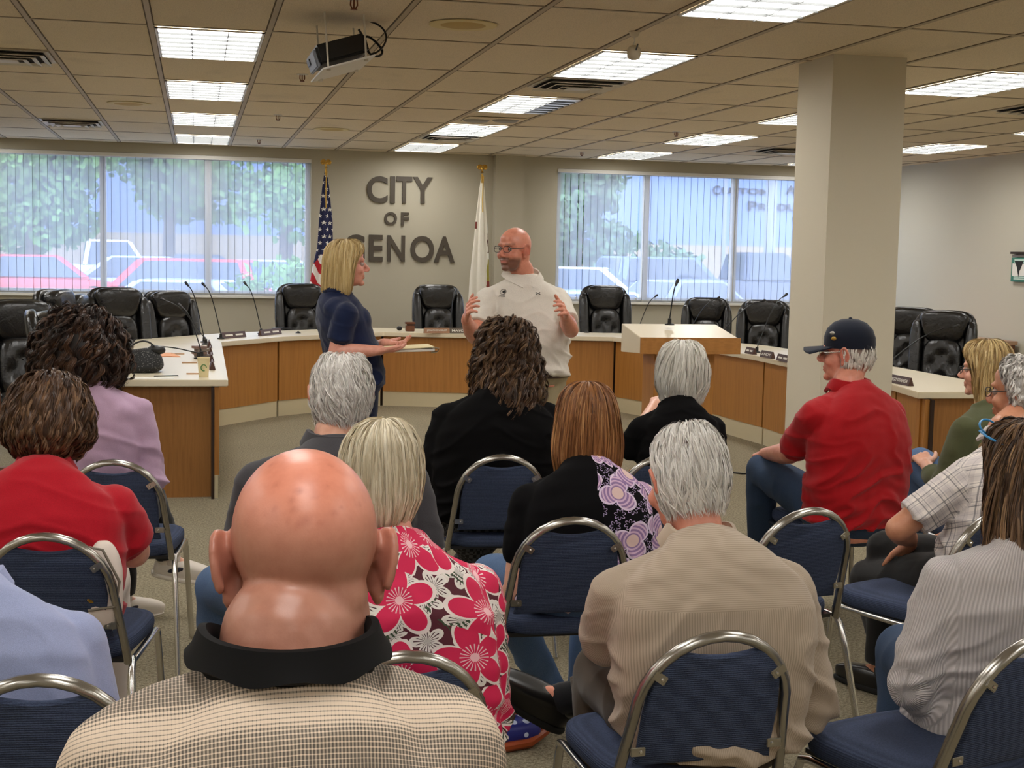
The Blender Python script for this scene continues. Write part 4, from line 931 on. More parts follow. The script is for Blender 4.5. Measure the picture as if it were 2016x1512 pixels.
    def suv(V):
        out = np.zeros((len(V), 3)); P0 = np.array(spine(0)); P1 = np.array(spine(.9)); ax = P1-P0; t = (V-P0) @ ax/(ax @ ax); ctr = P0+np.clip(t, 0, 1)[:, None]*ax; r = V-ctr
        out[:, 0] = np.arctan2(r[:, 0], -r[:, 1])*.165; out[:, 1] = V[:, 2]+.3*V[:, 1]; best = np.linalg.norm(r/np.array([sw*.95, .13, .13]), axis=1)
        xin = np.abs(V[:, 0])
        for sd in (1, -1):
            E, W = (np.array(a) for a in arms[sd]); S0 = np.array(S[sd])
            for A, B_, l0, rad in ((S0, E, 0, .07), (E, W, np.linalg.norm(E-S0), .055)):
                ax = B_-A; L_ = np.linalg.norm(ax); ax = ax/L_; t = np.clip((V-A) @ ax, -.0 if l0 == 0 else -.03, L_); rr = V-(A+t[:, None]*ax); dd = np.linalg.norm(rr, axis=1)/rad
                ok = (dd < best*1.0) & (sd*V[:, 0] > sw*.80-.25*np.clip(NB.z-.10-V[:, 2], 0, .2)*0) if l0 == 0 else (dd < 1.7) & (dd < best*1.2)
                e1 = np.cross(ax, [0, 0, 1.]); e1 /= np.linalg.norm(e1); e2 = np.cross(ax, e1)
                a_ = np.arctan2(rr @ e1, rr @ e2)*rad; out[ok] = np.stack([a_+sd*.4, 1.6-(l0+(V-A) @ ax), np.ones(len(V))], -1)[ok]; best = np.where(ok, dd, best)
        return out
    # ---- shirt ----
    if shirt:
        mb = MB(); torso(mb, .013, 1., shirtlen)
        for sd in (1, -1):
            mb.cap(NB+V3(sd*.02, -.0, -.045), S[sd]+V3(-sd*.01, 0, .006), .050*traps, .060*traps, 18)
            sc_ = spine(.74); mb.cap(sc_+V3(sd*sw*.55, -.035*bulk, 0), S[sd]+V3(-sd*.015, -.008, -.02), .072*bulk, .062*bulk**.5, 18); mb.cap(spine(.5)+V3(sd*chest*.62*bulk, -.01, 0), S[sd]+V3(-sd*.035, 0, -.03), .085*bulk, .058*bulk**.5, 18)
            if bust: mb.ell(spine(.60)+V3(sd*.065, .085+bust*.5, 0), (.085, bust+.045, .08), seg=18)
            E, W = arms[sd]; a = S[sd]; ra = .066*ab; sl = min(sleeve, 1); mb.cap(a, a+(E-a)*.55, ra, ra*.98, 20)
            e_ = a+(E-a)*sl; q_ = V3(0, 0, 1).rotation_difference((E-a).normalized()).to_matrix(); mb.lathe([(ra*.98, 0), (ra*(1.0 if sleeve < 1 else .92), (e_-a).length)], a, 20, q_)
            if sleeve > 1:
                f_ = sleeve-1; we = E+(W-E)*f_; mb.cap(E, E+(W-E)*f_*.6, .060*ab, .056*ab, 18); q_ = V3(0, 0, 1).rotation_difference((W-E).normalized()).to_matrix(); mb.lathe([(.058*ab, 0), (.047*ab, (we-E).length)], E, 18, q_)
        me = remesh(mb, sv, smooth); V, Nv = getv(me); UV = suv(V); setcol(me, 'suv', UV)
        if fold:
            k = foldseed*3.7
            Vn = V[:, [0, 1, 2]].copy(); Vn[:, 2] += .35*np.abs(V[:, 0]); n1 = nz(Vn, (4.5, 4, 11), k); n2 = nz(Vn, (11, 11, 26), k+5); n3 = nz(UV, (5, 26, 1), k+9); r1 = 1-np.abs(n1)*3.; n2 = n2+n3*UV[:, 2]*.8
            low = np.clip((NB.z-.12-V[:, 2])/.35, .25, 1)
            V = V+Nv*(fold*1.55*low*(np.clip(r1, -.2, 1)**2*1.3-.5+.8*n2))[:, None]; setv(me, V)
        mkobj(shirtname, me, shirt, root, ang=None)
    if collar:
        cm, ch, cw, tilt = collar[:4]; dn = collar[4] if len(collar) > 4 else 1.; R = []; cr = neck+.010
        prof = [(0, -.03), (-.003, ch*.7), (.002, ch), (.010, ch*.98), (.013+cw*.35, ch*.35), (.013+cw, -.014), (.007+cw, -.022), (cw*.5+.006, .0), (.006, -.02)]
        U = 44; u0, u1 = (PI/2+.42, PI*2.5-.42)
        for k in range(U):
            u = u0+(u1-u0)*k/(U-1); ring = []
            for (o_, z_) in prof:
                if o_ > .006 and z_ < 0: z_ *= dn
                drop = .0 if math.sin(u) < 0 else -.045*math.sin(u)**2
                p = V3((cr+o_)*1.03*math.cos(u), (cr+o_)*math.sin(u), z_+drop+.004*math.sin(7*u)*(o_ > .02)); ring.append(Matrix.Rotation(tilt, 3, 'X') @ p+NB+V3(0, -.006, .010))
            R.append(ring)
        MB().rings(R).build('collar', cm, root, ang=60)
    if pants:
        mb = MB(); mb.ell(PL+V3(0, 0, .01), (hip*bulk-.004 if legs == 'sit' else hip*bulk+.01, (.104 if legs == 'sit' else .132)*bulk, .12), seg=28)
        for sd in (1, -1):
            Kp, Ap = legd[sd]; mb.chain([hipz[sd], (hipz[sd]+Kp)/2, Kp], [.098*bulk**.5, .088*bulk**.5, .070*bulk**.5], 20); d = (Ap-Kp); mb.cap(Kp, Kp+d*.5, .070*bulk**.5, .062, 18)
            q_ = V3(0, 0, 1).rotation_difference(d.normalized()).to_matrix(); mb.lathe([(.064, 0), (.058, d.length*.5-.0)], Kp+d*.45, 18, q_)
        me = remesh(mb, .008, 4); V, Nv = getv(me); n1 = nz(V, (7, 7, 7), foldseed); V = V+Nv*(.006*(np.clip(1-np.abs(n1)*2.5, 0, 1)-.3))[:, None]; setv(me, V); mkobj('trousers', me, pants, root, ang=None)
    if sockm:
        for sd in (1, -1):
            Kp, Ap = legd[sd]; MB().cap(Ap+(Kp-Ap)*.22, Ap+(Ap-Kp).normalized()*.01, .046, .043).build('sock', sockm, root, ang=None)
    if shoes:
        for sd, ft in ((1, footR), (-1, footL)):
            Ap = legd[sd][1]; kw = shoes[3] if len(shoes) > 3 else {}
            d_ = Vector(ft) if ft else V3(0, 1, 0); legv = (legd[sd][0]-Ap).normalized(); u_ = legv if ft else V3(0, 0, 1)
            shoe(root, Ap+(V3(0, 0, 0)), d_, shoes[0], shoes[1], u_, shoes[2] if len(shoes) > 2 else None)
    return dict(root=root, HM=HM, NB=NB, S=S, arms=arms, spine=spine, Wi=Wi, PL=PL)
def ringset(pts): return pts
def skull(add=.004, yfs=None, zadd=.004, low=-.075):
    yf = yfs or [.004, .040, .058, .072, .060, .028, .012, .004, 0]
    return [(z+zadd*(z > .05), x+add, yb+add, f_) for (z, x, yb), f_ in zip(SK, yf)]
# ---------------- fabrics ----------------
def knit(name, col, rough=.85, sc=700, col2=None, bs=.25):
    def f(N, b):
        o = N.coord(); n = N.noise(o, sc, 2, .8); k = col2 or tuple(q*.78 for q in col[:3])+(1,)
        return {'Base Color': N.mix(N.ramp(n, [(.35, 0), (.65, 1)]), k, col), 'Normal': N.bump(n, bs, .001)}
    return mat(name, rough=rough, fn=f, spec=.2, sheen=.15)
def _stripe(N, b):
    o = N.coord(); s = N.sep(o); wob = N.m('MULTIPLY', N.noise(o, 3, 2), .012)
    t = N.m('ADD', N.m('ADD', s[2], N.m('MULTIPLY', s[1], .75)), wob)           # runs down the back
    fine = N.m('FRACT', N.m('MULTIPLY', t, 150.)); big = N.m('FRACT', N.m('ADD', N.m('MULTIPLY', t, 6.6), .30)); cols = N.m('FRACT', N.m('MULTIPLY', s[0], 260.))
    w = N.ramp(big, [(.0, .74), (.18, .70), (.28, .30), (.42, .20), (.52, .36), (.64, .84), (.86, .88), (1., .74)])
    line = N.m('LESS_THAN', fine, w); vert = N.m('GREATER_THAN', cols, N.m('SUBTRACT', 1.05, N.m('MULTIPLY', w, .75)))
    dark = N.m('MAXIMUM', N.m('MULTIPLY', line, N.m('ADD', .45, N.m('MULTIPLY', vert, .4))), N.m('MULTIPLY', vert, N.m('MULTIPLY', w, .5)))
    return {'Base Color': N.mix(dark, c(230, 210, 188), c(34, 33, 34))}
M_STRIPE = mat('heather_stripe', rough=.7, fn=_stripe, spec=.3)
M_COLBLK = mat('black_rib', c(13, 12, 13), .8, spec=.2)
M_LBLUE = knit('light_blue_knit', c(164, 174, 212), .8); M_RED = knit('red_pique', c(186, 16, 36), .8, 500); M_RED2 = knit('red_polo', c(172, 8, 20), .8, 500)
M_LAV = knit('lavender_cotton', c(196, 164, 190), .8); M_CHAR = knit('charcoal_pique', c(70, 68, 72), .85, 450)
M_BLK = mat('black_knit', c(12, 11, 12), .95, spec=.12); M_NAVY = knit('navy_pique', c(20, 32, 66), .8); M_OLIVE = knit('olive_knit', c(92, 96, 66), .9)
M_WPOLO = knit('white_pique', c(232, 224, 212), .75, 500)
M_BLKPANT = knit('black_trousers', c(26, 25, 25), .9); M_KHAKI = knit('khaki', c(164, 150, 118), .85); M_BROWNP = knit('brown_trousers', c(72, 60, 48), .9)
def _jean(N, b):
    o = N.coord(); n = N.noise(o, 420, 2, .8); n2 = N.noise(o, 5, 3)
    return {'Base Color': N.mix(n, N.mix(n2, c(36, 58, 92), c(62, 92, 134)), c(106, 134, 172))}
M_JEAN = mat('blue_denim', rough=.9, fn=_jean)
def _jean2(N, b):
    o = N.coord(); n = N.noise(o, 420, 2, .8); n2 = N.noise(o, 6, 3)
    return {'Base Color': N.mix(n, N.mix(n2, c(18, 28, 46), c(36, 56, 84)), c(60, 82, 112))}
M_JEAN2 = mat('dark_denim', rough=.9, fn=_jean2)
def _tanshirt(N, b):
    o = N.attr('suv'); s = N.sep(o); l = N.m('FRACT', N.m('MULTIPLY', s[1], 210.)); l2 = N.m('FRACT', N.m('MULTIPLY', s[0], 210.))
    up = N.m('MULTIPLY', N.m('GREATER_THAN', N.sep(N.coord())[2], .84), N.m('SUBTRACT', 1., s[2])); st_ = N.m('ADD', N.m('MULTIPLY', l, up), N.m('MULTIPLY', l2, N.m('SUBTRACT', 1., up)))
    return {'Base Color': N.mix(N.m('GREATER_THAN', st_, .6), c(182, 164, 144), c(158, 142, 124))}
M_TAN = mat('tan_fine_stripe', rough=.75, fn=_tanshirt, sheen=.1)
def _plaid(N, b):
    o = N.attr('suv'); s = N.sep(o); u = s[0]; col = c(226, 216, 208)
    def lines(v, per, off, wd, dk, cc):
        f = N.m('LESS_THAN', N.m('FRACT', N.m('ADD', N.m('MULTIPLY', v, 1/per), off)), wd); return N.m('MULTIPLY', f, dk)
    a = col
    for v in (u, s[1]):
        for per, off, wd, dk, cc in ((.062, 0, .42, .22, c(150, 140, 150)), (.062, .36, .07, .65, c(76, 74, 84)), (.062, .12, .05, .5, c(90, 88, 96)), (.031, .5, .06, .3, c(120, 116, 124))): a = N.mix(lines(v, per, off, wd, dk, cc), a, cc)
    return {'Base Color': a}
M_PLAID = mat('grey_plaid', rough=.8, fn=_plaid)
def petal(N, o, sc, seed, nk=5., size=.42, rnd=.75):
    """flower heads on a jittered lattice: returns (petal mask, ring mask, vein mask, id)"""
    s = N.sep(o); p = N.comb(N.m('ADD', N.m('MULTIPLY', s[0], sc), seed), N.m('MULTIPLY', N.m('ADD', s[2], N.m('MULTIPLY', s[1], .5)), sc), 0.)
    v = N.n('ShaderNodeTexVoronoi', {'voronoi_dimensions': '2D'}, Vector=p, Scale=1., Randomness=rnd)
    d = N.n('ShaderNodeVectorMath', {'operation': 'SUBTRACT'}, _0=p, _1=v.outputs['Position']).outputs[0]; q = N.sep(d)
    ang = N.m('ARCTAN2', q[0], q[1]); r = v.outputs['Distance']; idv = N.sep(v.outputs['Color'])[0]
    lobe = N.m('ABSOLUTE', N.m('COSINE', N.m('ADD', N.m('MULTIPLY', ang, nk/2), N.m('MULTIPLY', idv, 6.))))
    R = N.m('MULTIPLY', size, N.m('ADD', .45, N.m('MULTIPLY', .6, lobe)))
    inn = N.m('LESS_THAN', r, R); edge = N.m('LESS_THAN', N.m('ABSOLUTE', N.m('SUBTRACT', r, R)), .035)
    vein = N.m('MULTIPLY', N.m('GREATER_THAN', N.m('COSINE', N.m('MULTIPLY', ang, nk*4)), .55), N.m('LESS_THAN', r, N.m('MULTIPLY', R, .8)))
    return inn, edge, vein, idv, r
def _floral(N, b):
    sv_ = N.sep(N.attr('suv')); o = N.comb(sv_[0], 0., sv_[1]); a = N.mix(N.m('GREATER_THAN', N.noise(o, 7, 1), .56), c(84, 22, 40), c(226, 216, 208))
    i2, e2, v2, id2, r2 = petal(N, o, 15., 3.3, 5., .5)
    a = N.mix(i2, a, N.mix(v2, c(230, 224, 218), c(70, 30, 42))); a = N.mix(e2, a, c(236, 228, 222))
    lf = N.wave(N.map(o, (1, .3, 1), rot=(0, .7, 0)), 34, 2.5, 3, 'X'); lm = N.m('LESS_THAN', N.noise(o, 12, 1), .42)
    a = N.mix(N.m('MULTIPLY', lm, N.m('GREATER_THAN', lf, .5)), a, c(60, 76, 54))
    i1, e1, v1, id1, r1 = petal(N, o, 7.6, .0, 5., .60, .6)
    big = N.mix(N.m('GREATER_THAN', id1, .72), c(216, 26, 82), c(240, 96, 80)); big = N.mix(N.m('MULTIPLY', v1, N.m('LESS_THAN', r1, .22)), big, c(240, 200, 206))
    a = N.mix(i1, a, big); a = N.mix(e1, a, c(240, 226, 222)); a = N.mix(N.m('LESS_THAN', r1, .07), a, c(244, 190, 198)); return {'Base Color': a}
M_FLORAL = mat('tropical_floral', rough=.75, fn=_floral)
def _paisley(N, b):
    sv_ = N.sep(N.attr('suv')); s = N.sep(N.coord()); o = N.comb(sv_[0], 0., sv_[1]); i1, e1, v1, id1, r1 = petal(N, o, 9., 1.7, 3., .55, .8)
    rings = N.m('GREATER_THAN', N.m('FRACT', N.m('MULTIPLY', r1, 9.)), .45)
    a = c(16, 14, 18); p = N.mix(rings, c(212, 180, 206), c(150, 122, 164)); p = N.mix(N.m('LESS_THAN', r1, .18), p, c(226, 196, 190)); a = N.mix(i1, a, p); a = N.mix(e1, a, c(224, 206, 226))
    i2, e2, v2, id2, r2 = petal(N, o, 24., 5., 7., .40, .9); a = N.mix(N.m('MULTIPLY', e2, N.m('SUBTRACT', 1., i1)), a, c(196, 176, 214))
    zone = N.m('GREATER_THAN', N.m('ADD', N.m('ADD', s[0], N.m('MULTIPLY', N.m('SUBTRACT', .85, s[2]), .0)), N.m('MULTIPLY', N.noise(o, 10, 2), .05)), .045)
    low = N.m('LESS_THAN', s[2], .62); return {'Base Color': N.mix(N.m('MAXIMUM', zone, low), c(12, 11, 13), a)}
M_PAIS = mat('paisley_knit', rough=.9, fn=_paisley, spec=.12)
def _rib(N, b):
    o = N.coord(); s = N.sep(o); w = N.wave(N.attr('suv'), 42, .0, 1, 'X', 0); n = N.noise(o, 300, 2)
    return {'Base Color': N.mix(w, c(176, 169, 168), c(206, 199, 198)), 'Normal': N.bump(N.m('ADD', w, N.m('MULTIPLY', n, .3)), .5, .004)}
M_RIB = mat('grey_ribbed_knit', rough=.9, fn=_rib, sheen=.2)
def _check(N, b):
    o = N.coord(); s = N.sep(o); k = N.n('ShaderNodeTexChecker', Vector=o, Scale=60., Color1=c(20, 20, 20), Color2=c(70, 70, 72)); return {'Base Color': k.outputs[0]}
M_CHECK = mat('dark_check', rough=.9, fn=_check)
M_SHOEB = mat('black_shoe', c(20, 19, 19), .3); M_SOLEB = mat('black_sole', c(22, 22, 22), .8)
M_SHOEW = mat('white_sneaker', c(218, 208, 196), .7); M_SOLEW = mat('white_sole', c(228, 220, 208), .6); M_NAVYM = mat('navy_mark', c(24, 24, 44), .5)
M_SOCKW = knit('white_sock', c(220, 208, 198)); M_SOCKB = knit('black_sock', c(24, 24, 28))
# ---------------- hair colours ----------------
H_DBROWN = hairmat('dark_brown_hair', [c(22, 14, 11), c(46, 29, 21), c(72, 48, 34), c(104, 74, 52)])
H_BROWN = hairmat('brown_hair', [c(40, 26, 18), c(72, 50, 34), c(104, 76, 52), c(136, 106, 74)])
H_RED = hairmat('brown_short_hair', [c(44, 28, 20), c(78, 54, 38), c(110, 80, 56), c(140, 108, 78)])
H_COPPER = hairmat('copper_hair', [c(74, 42, 24), c(124, 78, 44), c(166, 112, 66), c(206, 156, 104)])
H_WHITE = hairmat('white_hair', [c(186, 182, 172), c(218, 214, 204), c(236, 232, 222), c(250, 247, 240)])
H_GREY = hairmat('grey_hair', [c(150, 144, 138), c(204, 198, 192), c(234, 230, 224), c(250, 248, 244)])
H_BLONDW = hairmat('white_blonde_hair', [c(166, 150, 122), c(208, 194, 164), c(234, 222, 196), c(248, 242, 224)])
H_BLOND = hairmat('blonde_hair', [c(122, 94, 54), c(172, 140, 88), c(212, 184, 126), c(240, 220, 170)])
H_LBROWN = hairmat('long_brown_hair', [c(44, 30, 22), c(74, 53, 38), c(112, 83, 58), c(168, 132, 94)])
# ---------------- cast ----------------
def drape_strap(P, xy, w, m):
    from mathutils.bvhtree import BVHTree
    sh = [o for o in P['root'].children if o.name.startswith('shirt')][0]
    bv = BVHTree.FromPolygons([v.co.copy() for v in sh.data.vertices], [tuple(p.vertices) for p in sh.data.polygons]); pts = []
    for x, y in xy:
        h, n_, _, _ = bv.ray_cast(V3(P['NB'].x+x, P['NB'].y+y, 2.), V3(0, 0, -1))
        if h is not None: pts.append(h+V3(0, -.002, .004))
    MB().tube(pts, w, 8, flat=(.18, 1.0), up=(0, 0, 1)).build('shoulder_strap', m, P['root'])
def g3(q, cx, cy_, cz, r): return np.exp(-(((q[:, 0]-cx)**2+(q[:, 1]-cy_)**2+(q[:, 2]-cz)**2)/r**2))[:, None]
def tint_bald(C, q):
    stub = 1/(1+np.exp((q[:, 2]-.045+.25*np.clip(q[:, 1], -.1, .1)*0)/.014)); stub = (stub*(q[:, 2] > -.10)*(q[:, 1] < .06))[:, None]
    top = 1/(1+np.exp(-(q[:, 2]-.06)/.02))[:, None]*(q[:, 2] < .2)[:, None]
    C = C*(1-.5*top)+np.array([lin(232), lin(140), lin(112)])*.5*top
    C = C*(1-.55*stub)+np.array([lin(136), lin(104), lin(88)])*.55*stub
    rg = np.random.default_rng(3)
    for k in range(26):
        x, z = rg.normal(0, .035), rg.uniform(.05, .11); y = -.012-.096*math.sqrt(max(0, 1-(x/.076)**2-((z-.035)/.088)**2)); m_ = g3(q, x, y, z, rg.uniform(.002, .0045)); C = C*(1-.35*m_)+np.array([lin(168), lin(86), lin(66)])*.35*m_
    return C
def tint_hairscalp(col, lo=-.05):
    def f(C, q):
        m_ = ((q[:, 2] > lo-.35*np.clip(q[:, 1], -.2, .1)) & (q[:, 1] < .012+.7*np.clip(q[:, 2]-.02, 0, 1)) & (np.abs(q[:, 0]) < .080) & (q[:, 1] > -.13) & (q[:, 2] < .16))
        crown = np.exp(-((q[:, 0]/.05)**2+((q[:, 1]+.03)/.06)**2))*(q[:, 2] > .06)
        k = (m_*(1-.85*crown))[:, None]*.8; return C*(1-k)+np.array([lin(x) for x in col])*k
    return f
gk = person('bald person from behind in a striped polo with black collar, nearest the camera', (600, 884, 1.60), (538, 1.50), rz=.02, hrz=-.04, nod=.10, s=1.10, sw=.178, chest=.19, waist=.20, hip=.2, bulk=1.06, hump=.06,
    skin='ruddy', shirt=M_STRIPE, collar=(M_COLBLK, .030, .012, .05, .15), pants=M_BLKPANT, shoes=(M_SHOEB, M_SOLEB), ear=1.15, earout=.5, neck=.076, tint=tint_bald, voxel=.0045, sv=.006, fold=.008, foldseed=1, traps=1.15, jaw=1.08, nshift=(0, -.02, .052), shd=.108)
tube_glasses(gk['root'], gk['HM'], M_BLKPL, tip=False)
gk = person('person in a light blue knit shirt at the left edge, head outside the frame', (-118, 905, 3.02), (-30, 2.88), rz=-.05, nod=.35, s=1.03, sw=.205, chest=.20, waist=.21, hip=.19, bulk=1.1, hump=.10,
    shirt=M_LBLUE, collar=(M_LBLUE, .030, .016, .2), pants=M_JEAN2, shoes=(M_SHOEB, M_SOLEB), tint=tint_hairscalp((110, 100, 92)), skin='tan', foldseed=2, fold=.009, armR=((.06, -.02, -.27), (-.02, .2, -.06)), sleeve=.8)
hairgeo('hair', gk['root'], gk['HM'], skull(.004), H_GREY, 1400, .3, .004, seed=2, tonebase=(.1, .7))
gk = person('person with short brown hair in a red polo at the left, seen from behind', (96, 757, 4.28), (78, 4.14), rz=-.10, hrz=.05, nod=.30, s=1.0, sw=.20, chest=.20, waist=.21, hip=.2, bulk=1.12, hump=.09,
    armR=(('px', 262, 1085, 4.22), ('px', 190, 1075, 4.42)), skin='fair', shirt=M_RED, sleeve=.80, collar=(M_RED, .030, .016, .2), pants=mat('white_trousers', c(222, 210, 200), .8), shoes=(M_SHOEW, M_SOLEW), foldseed=3, fold=.010, armr=1.15)
R_ = [(.150, .006, .006, .006), (.145, .045, .055, .055), (.128, .078, .09, .085), (.095, .104, .112, .09), (.05, .122, .124, .07), (0, .128, .128, .05), (-.045, .122, .120, .03), (-.075, .100, .1, .02), (-.10, .070, .075, .01)]
hairgeo('hair', gk['root'], gk['HM'], R_, H_RED, 8500, .33, .003, amp=.007, freq=26, clump=10, off=(0, .008), seed=4, rag=.03, seg=10, tonebase=(0, 1.))
gk = person('person with big curly dark brown hair in a lavender shirt, far left', (158, 626, 5.62), (203, 5.55), rz=-.15, hrz=-.05, nod=.06, s=.98, sw=.175, chest=.165, waist=.16, hip=.18, hump=.05,
    shirt=M_LAV, sleeve=1.9, pants=M_BLKPANT, shoes=(M_SHOEW, M_SOLEW, M_NAVYM), sockm=M_SOCKW, foldseed=4, fold=.011, legR=(('px', 296, 985, 5.95), ('px', 335, 1098, 6.0)), footR=V3(1, .25, -.22), legL=((-.02, .42, .52), ('px', 240, 1178, 6.05)), footL=V3(.75, .6, -.1),
    armR=((.05, -.01, -.26), (-.06, .22, .0)), collar=None)
R_ = [(.155, .006, .006, .006), (.150, .05, .06, .06), (.132, .092, .10, .09), (.095, .130, .135, .1), (.045, .160, .155, .09), (-.01, .178, .165, .07), (-.07, .182, .165, .05), (-.125, .160, .145, .03), (-.16, .11, .11, .02)]
hairgeo('hair', gk['root'], gk['HM'], R_, H_DBROWN, 9000, .34, .0026, amp=.015, freq=36, clump=14, off=(-.006, .016), seed=5, rag=.10, seg=22, tonebase=(0, 1.), shelltone=.05)
gk = person('person with thin grey hair in a charcoal polo, left of centre', (672, 697, 4.22), (646, 4.10), rz=.04, hrz=-.10, nod=.05, s=1.05, sw=.225, chest=.215, waist=.21, hip=.2, bulk=1.1, hump=.05,
    armR=((.07, -.02, -.27), (-.10, .22, .02)), skin='fair', shirt=M_CHAR, sleeve=.84, collar=(M_CHAR, .030, .016, .15), pants=M_JEAN, shoes=(M_SHOEB, M_SOLEB), legL=((-.30, .36, .52), (-.30, .40, .09)), neck=.060, tint=tint_hairscalp((120, 112, 106)), foldseed=5, ear=1.1, earout=.5, traps=1.1)
hairgeo('hair', gk['root'], gk['HM'], skull(.005), H_GREY, 9000, .30, .0026, amp=.004, freq=14, off=(.0, .009), seed=6, shell=False, twist=1.2, v0=(.13, .88), tonebase=(.15, 1.), jit=.25, crown=(.01, -.03))
gk = person('person with short white blonde hair in a pink floral top', (752, 838, 3.04), (788, 2.92), rz=-.06, hrz=-.28, nod=.08, s=1.0, sw=.178, chest=.18, waist=.19, hip=.2, bulk=1.1, hump=.07,
    armR=((.03, -.01, -.27), (-.10, .2, .0)), skin='pink', shirt=M_FLORAL, sleeve=1.1, pants=M_JEAN, shoes=(M_SHOEW, M_SOLEW), foldseed=6, fold=.009, neck=.05)
R_ = [(.140, .005, .005, .005), (.134, .035, .045, .05), (.118, .060, .075, .075), (.092, .078, .100, .082), (.055, .088, .112, .06), (.01, .092, .115, .035), (-.035, .088, .108, .018), (-.075, .072, .090, .008), (-.105, .052, .070, .0)]
hairgeo('hair', gk['root'], gk['HM'], R_, H_BLONDW, 9000, .42, .0024, amp=.001, clump=6, freq=10, off=(0, .006), seed=7, twist=.25, crown=(.012, -.04), tonebase=(.2, 1.), jit=.06, shelltone=.3)
MB().tube([(.0, .010*math.cos(t), .010*math.sin(t)) for t in [2*PI*k/14 for k in range(14)]], .0018, 6, closed=True).build('earring', M_BRASS, gk['root'], M=gk['HM'] @ Matrix.Translation((.083, -.006, -.048)))
gk = person('person with curly brown shoulder length hair in a black top, centre', (998, 643, 5.62), (968, 5.48), rz=-.03, hrz=.02, nod=.03, s=1.02, sw=.205, chest=.215, waist=.225, hip=.24, bulk=1.12, hump=.06,
    armL=((-.08, -.03, -.24), (.06, .22, -.03)), shirt=M_BLK, sleeve=1.85, pants=M_CHECK, shoes=(M_SHOEB, M_SOLEB), legL=((-.20, .40, .52), ('px', 985, 1150, 6.05)), legR=((.20, .40, .52), ('px', 905, 1120, 6.1)), footL=V3(-.3, 1, -.4), footR=V3(.5, 1, -.4), foldseed=7, fold=.012, skin='fair')
R_ = [(.150, .006, .006, .006), (.143, .045, .055, .06), (.122, .082, .09, .09), (.085, .106, .115, .10), (.035, .120, .126, .08), (-.02, .132, .130, .06), (-.08, .142, .142, .05), (-.15, .145, .185, .02), (-.225, .118, .20, -.03)]
hairgeo('hair', gk['root'], gk['HM'], R_, H_BROWN, 9000, .34, .0024, amp=.013, freq=36, clump=14, off=(-.006, .014), seed=8, rag=.10, seg=22, tonebase=(0, 1.), shelltone=.08)
gk = person('person with straight copper hair in a black and paisley top', (1156, 763, 4.30), (1150, 4.18), rz=-.02, hrz=.0, nod=.06, s=.98, sw=.180, chest=.18, waist=.19, hip=.2, bulk=1.06, hump=.06,
    armL=((-.045, -.03, -.27), (-.02, .18, -.12)), armR=((.03, .02, -.27), (-.04, .22, -.02)), skin='fair', shirt=M_PAIS, sleeve=.42, pants=M_JEAN, shoes=(M_SHOEB, M_SOLEB), legL=((-.235, .30, .52), ('px', 1100, 1395, 4.75)), legR=((.15, .42, .53), ('px', 1148, 1385, 4.7)), foldseed=8, neck=.048)
R_ = [(.142, .005, .005, .005), (.136, .036, .045, .05), (.120, .064, .078, .08), (.090, .086, .100, .09), (.045, .100, .112, .07), (-.01, .108, .114, .05), (-.06, .114, .112, .035), (-.11, .116, .108, .025), (-.148, .108, .100, .02)]
hairgeo('hair', gk['root'], gk['HM'], R_, H_COPPER, 9000, .8, .0026, amp=.0015, clump=6, freq=9, off=(0, .007), seed=9, v0=(.0, .6), rag=.03, seg=12, tonebase=(.0, 1.), crown=(.0, .0), jit=.03)
gk = person('person with chin length white hair in a black top, right of centre', (1340, 680, 5.62), (1323, 5.50), rz=.05, hrz=.12, nod=.08, s=.96, sw=.155, chest=.16, waist=.165, hip=.18, hump=.06,
    armL=(('px', 1245, 880, 5.55), ('px', 1288, 800, 5.85)), shirt=M_BLK, sleeve=1.5, pants=M_CHECK, shoes=(M_SHOEB, M_SOLEB), foldseed=9, skin='fair', neck=.046)
R_ = [(.140, .005, .005, .005), (.134, .036, .045, .05), (.116, .066, .078, .08), (.085, .090, .100, .085), (.04, .106, .114, .065), (-.01, .113, .118, .045), (-.06, .108, .110, .03), (-.105, .088, .092, .02), (-.14, .070, .078, .01)]
hairgeo('hair', gk['root'], gk['HM'], R_, H_WHITE, 9000, .6, .0026, amp=.006, clump=6, freq=11, off=(0, .013), seed=10, shelltone=.6, rag=.07, seg=12, tonebase=(.2, 1.), jit=.16, crown=(0, -.02))
gk = person('person with grey hair looking down, in a tan finely striped shirt', (1352, 846, 3.05), (1405, 2.92), rz=.02, hrz=.22, nod=.32, s=1.03, sw=.205, chest=.205, waist=.205, hip=.19, bulk=1.1, hump=.09,
    armL=(('px', 1192, 1262, 3.02), ('px', 1168, 1270, 3.24)), handd={-1: ((.3, .9, .1), (.2, 0, -1))}, armR=((.08, .0, -.27), (-.06, .2, -.04)), skin='ruddy', shirt=M_TAN, sleeve=1.15, collar=(M_TAN, .030, .016, .25), pants=M_BROWNP, shoes=(M_SHOEB, M_SOLEB), sockm=M_SOCKB,
    legR=((.16, .42, .50), ('px', 1112, 1375, 3.42)), footR=V3(-.75, -.1, .50), foldseed=10, fold=.011, neck=.058, tint=tint_hairscalp((150, 142, 134)), ear=1.12, earout=.5, traps=1.1)
hairgeo('hair', gk['root'], gk['HM'], skull(.006), H_GREY, 10000, .30, .0024, amp=.002, freq=14, off=(.0, .008), seed=11, shell=False, twist=.5, v0=(.08, .9), tonebase=(.25, 1.), jit=.15, crown=(.0, -.03))
